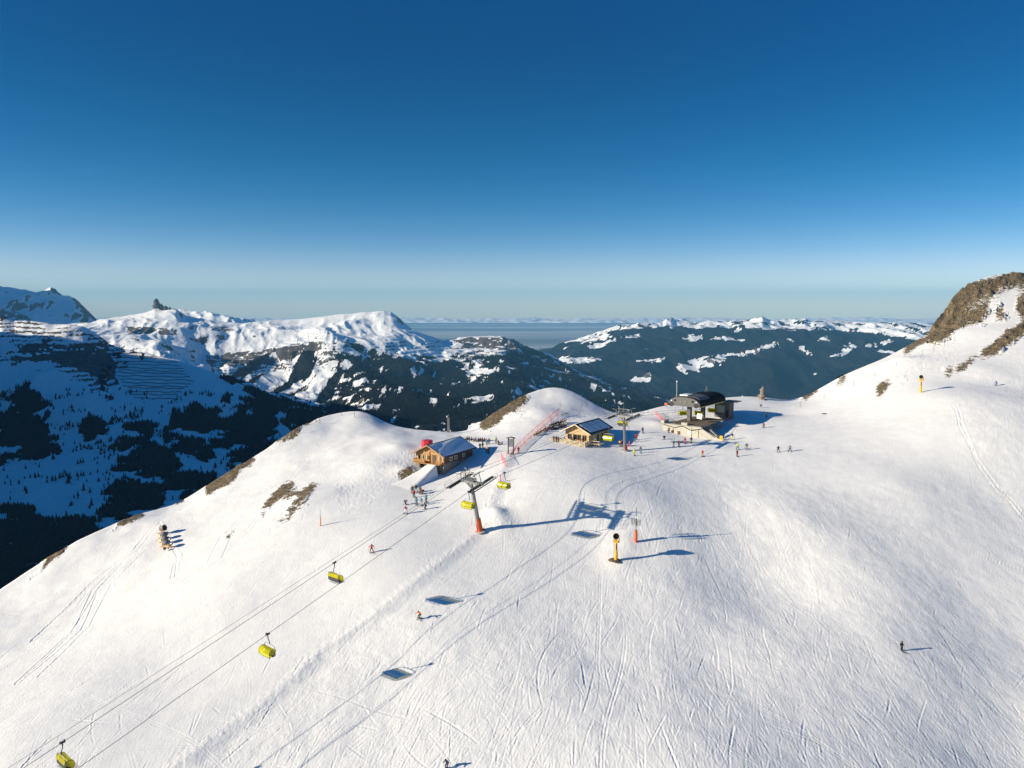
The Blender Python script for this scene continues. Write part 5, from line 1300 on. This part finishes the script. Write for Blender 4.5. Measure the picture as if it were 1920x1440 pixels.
PEOPLE = [
 (1690,1221,200,'stand','black','black','person all in black standing alone on the wide slope at the lower right',{}),
 (838,1442,150,'ski','navy','navy','dark skier cut off by the bottom edge of the picture',{}),
 (786,1160,160,'turn','orange','black','skier in an orange jacket and black trousers skiing below a chair shadow',{}),
 (697,1036,190,'wide','red','maroon','lone skier in red standing on skis beside the lift line',{}),
 (1868,723,100,'ski','blue','blue','skier in blue high on the slope near the right edge',{}),
 (1432,802,130,'ski','maroon','black','person in dark red at the edge of the station shadow',{}),
 (1437,783,170,'stand','navy','black','dark figure standing inside the big station shadow',{}),
 (1427,764,80,'bend','navy','black','small dark figure at the back of the station shadow',{'skis':False}),
 (1373,824,180,'wide','black','yellow','skier with black jacket and bright yellow trousers below the stairs',{}),
 (1383,843,170,'wide','lime','black','skier with a lime helmet and jacket behind the maroon one',{'helmet':'lime'}),
 (1382,856,180,'stand','maroon','maroon','skier in maroon just in front of the lime one',{}),
 (1400,843,160,'wide','black','grey','skier in black right of the lime and maroon pair',{}),
 (1459,848,190,'wide','black','navy','left skier of the pair gliding on the right of the group',{}),
 (1481,847,150,'wide','grey','black','right skier of the pair, dressed in grey and green, on the flat snow',{}),
 (1317,856,185,'stand','red','ochre','skier with a red top and ochre trousers below the station',{'helmet':'red'}),
 (1263,838,180,'stand','grey','white','person in pale grey left of the orange and blue one',{}),
 (1273,838,175,'stand','orange','blue','person in orange jacket and blue trousers carrying poles',{}),
 (1284,832,180,'stand','red','pink','person all in bright red and pink below the station doors',{}),
 (1296,831,170,'stand','black','yellow','person with black jacket and yellow trousers right of the red one',{}),
 (1246,824,100,'bend','black','black','person bending down on the snow left of the station',{}),
 (1254,812,200,'stand','grey','black','dark person standing at the corner of the concrete base',{'skis':False}),
 (1205,812,180,'stand','navy','navy','person standing in the shadow of the log hut',{}),
 (1193,824,180,'stand','red','red','person in red right of the second tower, behind the teal one',{}),
 (1190,828,170,'stand','black','teal','dark and teal person next to the red one by the second tower',{}),
 (1189,854,180,'stand','yellow','lime','person in yellow green below the second tower',{}),
 (1201,849,170,'stand','maroon','teal','person with dark red jacket and teal trousers below the second tower',{}),
 (1162,837,150,'stand','ochre','brown','person in ochre left of the second tower foot',{}),
 (1166,836,190,'stand','purple','black','person in purple touching the left side of the second tower foot',{}),
 (773,924,170,'stand','brown','black','back left skier of the group below the chalet ramp',{}),
 (780,922,190,'wide','black','grey','skier in black raising the back of the group below the ramp',{}),
 (776,932,180,'stand','red','black','skier in red at the left front of the upper ski group',{}),
 (788,925,160,'stand','brown','brown','tall brown dressed skier at the right of the upper ski group',{}),
 (793,926,120,'bend','maroon','maroon','skier bending forward at the right edge of the upper ski group',{}),
 (760,946,240,'bend','navy','black','skier in dark blue crouching at the left of the ski school',{}),
 (781,947,180,'stand','teal','grey','left one of the three skiers in teal jackets',{}),
 (790,948,180,'stand','teal','white','middle one of the three skiers in teal jackets',{}),
 (799,942,175,'stand','teal','black','right one of the three skiers in teal, the tallest with black trousers',{}),
 (798,955,130,'ski','black','black','skier in black crouching in front of the teal trio',{}),
 (761,963,150,'wide','maroon','white','skier with dark red jacket and pale trousers at the bottom of the ski school',{}),
 (900,843,180,'stand','black','black','left of two dark people standing behind the chalet shadow',{'skis':False}),
 (905,841,200,'stand','brown','black','right of two dark people standing behind the chalet shadow',{'skis':False}),
 (913,849,150,'stand','ochre','black','left person of the close pair at the edge of the chalet shadow',{'skis':False}),
 (916,851,210,'stand','black','navy','right person of the close pair at the edge of the chalet shadow',{'skis':False}),
 (913,835,180,'stand','teal','navy','person in teal beside one in dark red behind the chalet',{'skis':False}),
 (917,833,160,'stand','maroon','black','person in dark red beside one in teal behind the chalet',{'skis':False}),
 (930,831,190,'stand','lime','grey','person in a lime yellow jacket behind the chalet',{'skis':False}),
 (935,835,120,'ski','black','black','dark person leaning forward just right of the lime one',{}),
 (941,834,100,'low','navy','black','person sitting on the snow right of the lime one',{'skis':False}),
 (972,850,190,'stand','maroon','red','person in red standing right of the roofed info board',{'skis':False}),
]
for px, py, deg, kind, jc, trs, lab, kw in PEOPLE: on_snow(px, py, deg, kind, jc, trs, lab, None, **kw)
# passengers on the full chairs
nth = ['leftmost', 'second from the left', 'third from the left', 'rightmost']
where = ['on the chair above the smooth slope', 'on the bottom left corner chair', '', '', '', '', 'on the chair behind the second tower']
for ci, (o, ppl) in enumerate(chair_objs):
    if not ppl: continue
    for q, x in enumerate((-.98, -.34, .30, .94)):
        if ci == 6 and q in (1, 3): continue
        m_ = Matrix.Translation(o.location) @ o.rotation_euler.to_matrix().to_4x4()
        p_ = m_ @ Vector((x, -.10, -3.58))
        jc = ['black', 'maroon', 'navy', 'brown'][q]
        person(p_, o.rotation_euler.z, 'sit', jc, 'black', 'skier in %s, %s %s' % ({'maroon': 'dark red', 'navy': 'dark blue'}.get(jc, jc), nth[q], where[ci]), 'passengers on the lift chairs', poles=False)
# terrace guests
tg = [(-5.4, -1.5, 'sit'), (-4.6, -2.9, 'sit'), (-4.2, -4.4, 'stand'), (-5.0, -4.5, 'stand'), (-3.1, -1.7, 'sit'), (-2.2, -3.0, 'sit'), (-1.9, -1.8, 'sit'), (-.7, -1.6, 'sit'), (.3, -2.9, 'sit'), (.5, -1.6, 'sit'), (2.0, -1.7, 'sit'), (2.8, -2.9, 'sit'), (3.0, -1.7, 'sit'), (-1.5, -.6, 'stand'), (1.4, -.6, 'stand'), (5.6, .6, 'stand')]
tc = ['black', 'red', 'navy', 'brown', 'teal', 'ochre', 'white', 'maroon', 'grey', 'green', 'orange', 'purple', 'black', 'navy', 'brown', 'grey']
desc = ['far left', 'left end front', 'right one outside the railing', 'left one outside the railing', 'second table back', 'second table front', 'between the second and third table', 'third table back left', 'third table front', 'third table back right', 'fourth table back left', 'fourth table front', 'fourth table back right', 'standing by the left window', 'standing by the right window', 'standing on the right side deck']
cn = {'maroon': 'dark red', 'navy': 'dark blue', 'ochre': 'ochre'}
for (x, y, kd), jc, ds in zip(tg, tc, desc):
    p_ = g2 + Matrix.Rotation(rz2, 3, 'Z') @ Vector((x, y, 0)); 
    if y < -4: p_.z = gz(p_.x, p_.y)
    person(p_, rz2 + (math.pi if y > -2.5 else 0) + random.uniform(-.4, .4), kd, jc, 'black', 'guest in %s at the log hut terrace, %s' % (cn.get(jc, jc), ds), 'guests on the hut terrace', skis=False)

# ------------------------------------------------------------------ deck chairs
def make_deckchair(cname):
    root = empty('deck_chair', (0, 0, 0))
    f = MB()
    for sx in (-.3, .3): f.tube((sx, -.55, .02), (sx, .35, .55), .02, n=5); f.tube((sx, .5, .02), (sx, -.75, 1.05), .02, n=5)
    f.tube((-.3, -.75, 1.05), (.3, -.75, 1.05), .03, n=5); f.tube((-.3, .5, .1), (.3, .5, .1), .02, n=5); f.build('frame', STEELD, root)
    c = MB(); pr = [(-.75, 1.03), (-.4, .58), (0, .32), (.35, .34), (.6, .40)]; b0 = 0
    for y, z in pr: c.v += [(-.27, y, z), (.27, y, z), (-.27, y, z - .02), (.27, y, z - .02)]
    for i in range(len(pr) - 1):
        a_ = 4 * i; c.f += [[a_, a_ + 1, a_ + 5, a_ + 4], [a_ + 2, a_ + 6, a_ + 7, a_ + 3], [a_, a_ + 4, a_ + 6, a_ + 2], [a_ + 1, a_ + 3, a_ + 7, a_ + 5]]
    c.build('sling', cloth(cname), root); return root
dcs = {c_: make_deckchair(c_) for c_ in ('black', 'red', 'brown')}; [remember(v) for v in dcs.values()]; used_dc = set()
rows = [('front row under the red net', (1004, 817), (1030, 804), 7), ('second row beside the red net', (1024, 809), (1048, 799), 7), ('back row above the terrace', (1034, 799), (1058, 792), 7), ('third row behind the terrace', (1040, 806), (1060, 800), 6), ('pair under the top of the red net', (1056, 779), (1064, 778), 2), ('row behind the chalet roof', (867, 825), (908, 829), 11)]
ordn = ['first', 'second', 'third', 'fourth', 'fifth', 'sixth', 'seventh', 'eighth', 'ninth', 'tenth', 'eleventh']
sit_k = 0
for rn, (xa, ya), (xb, yb), n in rows:
    for k in range(n):
        t = k / max(1, n - 1); px, py = xa + (xb - xa) * t + random.uniform(-.8, .8), ya + (yb - ya) * t + random.uniform(-.8, .8)
        cnm = random.choice(['black', 'black', 'brown', 'red'] if 'chalet' in rn else ['black', 'black', 'black', 'brown']); v = at_ground(px, py); rzd = R(95 + random.uniform(-18, 18))
        src = dcs[cnm]; o = src if cnm not in used_dc else copy_tree(src); used_dc.add(cnm)
        o.location = v + Vector((0, 0, .05)); o.rotation_euler = (0, 0, rzd)
        tag(o, '%s %s deck chair from the left, %s' % (ordn[k], cnm, rn), 'deck chair', 'deck chairs in the ' + rn.split(',')[0])
        if random.random() < .85:
            jc = random.choice(['black', 'navy', 'maroon', 'black', 'grey', 'red', 'ochre', 'orange'])
            person(v + Matrix.Rotation(rzd, 3, 'Z') @ Vector((0, -.12, -.06)), rzd, 'sit', jc, 'black', 'sunbather in %s, %s chair, %s' % (cn.get(jc, jc), ordn[k], rn), 'sunbathers in the deck chairs', skis=False)
for c_, v in dcs.items():
    if c_ not in used_dc:
        for k_ in [k_ for k_ in C.objects if k_.parent == v]: bpy.data.objects.remove(k_)
        bpy.data.objects.remove(v)

# ------------------------------------------------------------------ snow guns
CREAM = flat('barrel_cream', (.62, .55, .42), .5)
def make_gun(label, loc_, rz_, post=3.4):
    root = empty('snow_gun', loc_, rz_, label, 'snow gun', 'fan snow guns on yellow posts')
    MB().tube((0, 0, -.8), (0, 0, post * .48), .34, .32, 12).tube((0, 0, post * .48), (0, 0, post), .25, .24, 12).build('post', YEL, root)
    MB().box((0, -.18, post * .75), (.16, .2, post * .35)).build('hose_box', STEELD, root)
    y = MB().box((0, 0, post + .12), (1.25, .5, .24)).box((-.56, 0, post + .5), (.14, .42, .9)).box((.56, 0, post + .5), (.14, .42, .9)).box((0, -.28, post + .3), (.8, .3, .4)); y.build('yoke', YEL, root)
    MB().box((0, .1, post + .55), (.4, .5, .35)).build('motor', RUBBER, root)
    ax = (0.0, -.97, .24); q = Vector(ax).normalized(); cen = Vector((0, 0, post + 1.25))
    b = MB().lathe([(.52, -.62), (.60, -.62), (.66, .1), (.68, .62), (.60, .62), (.56, .0), (.52, -.62)], cen, 24, q).build('barrel', CREAM, root, smooth=False)
    f = MB().lathe([(0, -.12), (.17, -.1), (.17, .18), (0, .25)], cen, 12, q)
    for k in range(8):
        a_ = k * math.pi / 4; u = q.orthogonal().normalized(); v_ = q.cross(u); d_ = u * math.cos(a_) + v_ * math.sin(a_)
        f.bar(cen + d_ * .15, cen + d_ * .54, .16, .04)
    f.build('fan', RUBBER, b)
    MB().lathe([(.0, -.4), (.55, -.4), (.55, -.36), (0, -.36)], cen, 20, q).build('intake_grille', STEELD, b)
    n = MB()
    for k in range(16):
        a_ = k * math.pi / 8; u = q.orthogonal().normalized(); v_ = q.cross(u); p_ = cen + (u * math.cos(a_) + v_ * math.sin(a_)) * .64 + q * .64
        n.tube(p_, p_ + q * .08, .03, n=5)
    n.build('nozzle_ring', STEEL, b)
    return root
gn = make_gun('yellow fan snow gun with a cream barrel beside the orange padded mast', at_ground(1155, 1050), R(-12), 3.6); remember(gn)
hp = MB().lathe([(0, .05), (.9, .05), (1.3, -.15)], at_ground(1152, 1049), 14).build('bare_ground', GRAVEL); tag(hp, kind='structure')
g3 = copy_tree(gn); g3.location = at_ground(1726, 736); g3.rotation_euler.z = R(-35); tag(g3, 'yellow fan snow gun high on the right slope below the rocks')
TARP = flat('grey_tarp', (.13, .14, .16), .6)
def mobile_gun(px, py, tarp, label):
    v = at_ground(px, py); root = empty('parked_snow_gun', v, R(70), label, 'snow gun', 'snow guns parked in a row')
    f = MB()
    for sx in (-.6, .6): f.bar((sx, -.9, .45), (sx, 1.1, .45), .1, .1)
    f.bar((-.6, -.9, .45), (.6, -.9, .45), .1, .1); f.bar((-.6, 1.1, .45), (.6, 1.1, .45), .1, .1); f.bar((0, 1.1, .45), (0, 2.0, .25), .1, .1)
    for sx in (-.6, .6): f.bar((sx, 0, .45), (sx, 0, 1.5), .12, .12)
    f.build('carriage', YEL, root)
    for sx in (-.8, .8): MB().lathe([(0, -.1), (.36, -.1), (.36, .1), (0, .1)], (sx, -.3, .36), 14, (1, 0, 0)).build('wheel', RUBBER, root)
    if tarp:
        MB().blob((0, 0, 1.45), (.72, .95, .55), 10, 6, .06).build('cover', TARP, root, smooth=True)
    else:
        b = MB().lathe([(.5, -.6), (.62, -.6), (.70, .6), (.62, .6), (.5, -.6)], (0, 0, 1.75), 20, (0, -.95, .3)).build('barrel', flat('dull_barrel', (.20, .15, .12), .6), root)
        MB().lathe([(0, -.05), (.52, -.05), (.52, .05), (0, .05)], (0, 0, 1.75), 16, (0, -.95, .3)).build('fan', RUBBER, b)
for k, (px, py, tp, lb) in enumerate([(306, 1004, 0, 'uncovered parked snow gun with a dull brown barrel, uppermost in its row'), (308, 1013, 1, 'second parked snow gun from the top, grey cover on yellow frame'), (310, 1021, 1, 'third parked snow gun from the top under a grey cover'), (312, 1029, 1, 'lowest parked snow gun of the row, grey cover on yellow frame')]):
    mobile_gun(px, py, tp, lb)

# ------------------------------------------------------------------ masts, poles, info board, tank
v = at_ground(1192, 1015); r0 = empty('weather_mast', v, 0, 'thin weather mast with an orange padded foot and a ring of grey slats', 'mast')
MB().tube((0, 0, -.3), (0, 0, 2.3), .34, .32, 12).build('pad', ORANGE, r0)
MB().tube((0, 0, 2.3), (0, 0, 7.3), .09, .05, 8).build('pole', STEELD, r0)
sl_ = MB()
for k in range(14):
    a_ = k * 2 * math.pi / 14; rr = .95; c_ = Vector((rr * math.cos(a_), rr * math.sin(a_), 4.0)); sl_.box(c_, (.05, .10, 1.15), Matrix.Rotation(a_, 3, 'Z'))
for z in (4.45,):
    for k in range(14):
        a_, b_ = k * 2 * math.pi / 14, (k + 1) * 2 * math.pi / 14; sl_.tube((.95 * math.cos(a_), .95 * math.sin(a_), z), (.95 * math.cos(b_), .95 * math.sin(b_), z), .025, n=4)
for k in range(4): sl_.tube((0, 0, 4.45), (.95 * math.cos(k * 1.57), .95 * math.sin(k * 1.57), 4.45), .025, n=4)
sl_.build('wind_shield', flat('slat_grey', (.22, .23, .25), .5, .2), r0); MB().tube((0, 0, 3.4), (0, 0, 4.7), .24, .24, 12).build('rain_gauge', STEEL, r0)
MB().box((0, 0, 5.1), (.3, .3, .35)).build('instrument', WHITE, r0)
v = at_ground(601, 986); r0 = empty('marker_pole', v, 0, 'thin marker pole, orange below and grey above, on the left slope', 'pole')
MB().tube((0, 0, -.2), (0, 0, 2.0), .13, .12, 8).build('sleeve', flat('amber_sleeve', (.78, .30, .02), .6), r0); MB().tube((0, 0, 2.0), (0, 0, 3.9), .05, .04, 6).build('pole', STEELD, r0)
v = at_ground(841, 812); r0 = empty('antenna_mast', v, 0, 'tall grey lattice mast with small aerials behind the chalet roof', 'mast')
hm = (at(840, 776, v.y).z - v.z); m = MB()
for sx, sy in ((-.28, -.2), (.28, -.2), (0, .3)): m.tube((sx, sy, -.5), (sx, sy, hm * .8), .07, n=5)
for k in range(14):
    z = k * hm * .057
    for (a1, b1), (a2, b2) in (((-.28, -.2), (.28, -.2)), ((.28, -.2), (0, .3)), ((0, .3), (-.28, -.2))): m.tube((a1, b1, z), (a2, b2, z + hm * .057), .035, n=4)
m.build('lattice', STEEL, r0); MB().tube((0, 0, hm * .78), (0, 0, hm), .05, n=6).build('spike', STEEL, r0)
MB().box((-.45, 0, hm * .86), (.35, .3, .5)).build('aerial', WHITE, r0); MB().box((.5, 0, hm * .12), (.5, .4, .5)).build('cabinet', WHITE, r0)
v = at_ground(958, 851); r0 = empty('info_board', v, R(-14), 'big roofed piste map board on two brown posts beside the red net', 'sign board')
for x in (-.72, .72): MB().box((x, 0, 1.9), (.26, .26, 4.8)).build('post', DARKWOOD, r0)
MB().box((0, 0, 3.0), (1.16, .14, 2.1)).build('board', flat('map_board', (.20, .22, .27), .5, 0, .5, 2.0), r0)
rf_ = MB(); rf_.prism([(-1.15, 4.2), (0, 4.45), (1.15, 4.2), (1.15, 4.34), (0, 4.6), (-1.15, 4.34)], -.45, .45); rf_.build('roof', DARKWOOD, r0)
v = at_ground(801, 841); tk = empty('red_cabin', v, R(20), 'rounded red cabin half hidden behind the chalet roof', 'cabin')
MB().lathe([(0, .05), (1.55, .05), (1.65, .25), (1.65, 2.15), (1.5, 2.4), (.3, 2.45), (0, 2.45)], (0, 0, 0), 8).build('shell', flat('cabin_red', (.62, .03, .05), .4), tk, smooth=False)
MB().box((0, -1.56, 1.35), (.9, .08, .5)).build('window', GLASS, tk); MB().tube((0, 0, 2.4), (0, 0, 3.1), .06, n=5).build('hanger', STEELD, tk)
v = at_ground(1427, 748); n = 10; mb = MB(); 
for i in range(9):
    f = i / 8; rr = 1.35 * (1 - f) ** .6 * (1 + .25 * math.sin(i * 2.4)) + .12
    for k in range(n): t = 2 * math.pi * k / n; j = random.uniform(.7, 1.25); mb.v.append((rr * j * math.cos(t) + f * .5 + .25 * math.sin(i * 1.9), rr * j * math.sin(t), -1 + f * 5.8))
for i in range(8):
    for k in range(n): mb.f.append([i * n + k, i * n + (k + 1) % n, (i + 1) * n + (k + 1) % n, (i + 1) * n + k])
mb.f.append([8 * n + k for k in range(n)])
o = mb.build('rock_pinnacle', stones('pale_rock', (.17, .14, .115), (.36, .31, .27), 1.2)); o.location = v; tag(o, 'pale jagged rock pinnacle on the snow edge behind the station', 'rock')

# ------------------------------------------------------------------ nets and rope fences
s = NT('red_netting'); o_ = s.obj(); sx_ = s.node('ShaderNodeSeparateXYZ'); s.link(o_, sx_.inputs[0])
t1 = s.node('ShaderNodeBsdfTransparent'); d1 = s.node('ShaderNodeBsdfDiffuse'); d1.inputs[0].default_value = (.75, .07, .10, 1)
hm_ = s.math('ADD', s.math('MULTIPLY', s.noise(1.5, 3, o_), 0.34), .0); mx = s.node('ShaderNodeMixShader'); s.link(hm_, mx.inputs[0]); s.link(t1.outputs[0], mx.inputs[1]); s.link(d1.outputs[0], mx.inputs[2]); s.link(mx.outputs[0], s.out.inputs[0]); NET = s.m
def net_fence(pix, label, h=1.9, gap=4.5):
    P = [at_ground(*p) for p in pix]; L_ = [P[0]]
    for a_, b_ in zip(P[:-1], P[1:]):
        n = max(1, int((b_ - a_).length / gap))
        for k in range(1, n + 1): q = a_.lerp(b_, k / n); q.z = gz(q.x, q.y); L_.append(q)
    root = empty('net_fence', L_[0], 0, label, 'net fence'); O = L_[0]
    for q in L_: MB().tube(q - O - Vector((0, 0, .2)), q - O + Vector((0, 0, h + .2)), .05, n=5).build('post', REDN, root)
    m = MB()
    for q in L_: m.v += [tuple(q - O + Vector((0, 0, .05))), tuple(q - O + Vector((0, 0, h)))]
    for k in range(len(L_) - 1): m.f.append([2 * k, 2 * k + 2, 2 * k + 3, 2 * k + 1])
    m.build('net', NET, root); m = MB(); m.path([q - O + Vector((0, 0, h)) for q in L_], .035, 4); m.build('top_rope', REDN, root)
net_fence([(1050,772),(1030,788),(1008,806),(990,822),(975,838),(966,849),(950,857)], 'long red safety net running from the hill down past the info board', 1.35)
net_fence([(1046,780),(1020,802),(995,824),(972,846)], 'second red net just below the long one', 0.9)
net_fence([(940,860),(943,867),(948,876)], 'short red net panels above the chair right of the leaning tower', 1.5, 1.6)
net_fence([(1229,776),(1240,788),(1250,797)], 'short red net left of the concrete station base', 1.1, 2.0)
net_fence([(1366,786),(1368,796)], 'tiny piece of red net right of the station stairs', 1.6, 2)
def post_fence(name, pix, label, h=1.5, gap=6.0, ropes=(1.3,)):
    P = [at_ground(*p) for p in pix]; L_ = [P[0]]
    for a_, b_ in zip(P[:-1], P[1:]):
        n = max(1, int((b_ - a_).length / gap))
        for k in range(1, n + 1): q = a_.lerp(b_, k / n); q.z = gz(q.x, q.y); L_.append(q)
    root = empty(name, L_[0], 0, label, 'rope fence'); O = L_[0]
    for q in L_: MB().tube(q - O - Vector((0, 0, .2)), q - O + Vector((0, 0, h)), .055, n=5).build('post', STEELD, root)
    for z in ropes: MB().path([q - O + Vector((0, 0, z)) for q in L_], .014, 4).build('rope', CABLE, root)
post_fence('rope_fence', [(948,778),(975,772),(1005,767),(1050,766),(1090,768),(1130,771)], 'post and rope fence across the snowy hill behind the log hut', 2.3, 7)
post_fence('rope_fence', [(1500,763),(1545,748),(1600,725),(1640,706),(1680,688),(1730,666),(1790,640)], 'long post and rope fence climbing the right slope towards the rocks', 2.0, 6.5, (1.5, .7))
post_fence('rope_fence', [(560,812),(600,795),(640,779),(665,783),(690,790)], 'thin rope fence on the rounded snow hill at the left', 1.9, 6)
post_fence('rope_fence', [(1180,785),(1215,776),(1250,765)], 'short rope fence on the snow edge left of the station', 1.7, 7)
for px, py, lab in ((938,903,'single red pole below the chair right of the leaning tower'),(1180,838,'red and white padded post right of the second tower foot')):
    v = at_ground(px, py); r0 = empty('red_post', v, 0, lab, 'post'); MB().tube((0, 0, -.1), (0, 0, 1.7), .11, n=8).build('pole', REDN, r0)
v = at_ground(1134, 832)
o = empty('street_lamp', at_ground(1131, 824), 0, 'small pale lamp post right of the hut terrace', 'lamp post'); MB().tube((0, 0, -.2), (0, 0, 2.6), .09, n=6).build('post', WHITE, o); MB().box((0, -.15, 2.7), (.5, .7, .18)).build('lamp_head', WHITE, o)
for px, py, lab in ((1547,776,'dark flat mat lying on the snow right of the station'),):
    v = at_ground(px, py); o = MB().box((0, 0, .06), (1.9, 1.6, .08)).build('ground_mat', STEELD); o.location = v; tag(o, lab, 'mat')

for q in C.objects:
    if 'label' in q and len(q['label'].split()) > 16: print('LONG', q.name, q['label'])
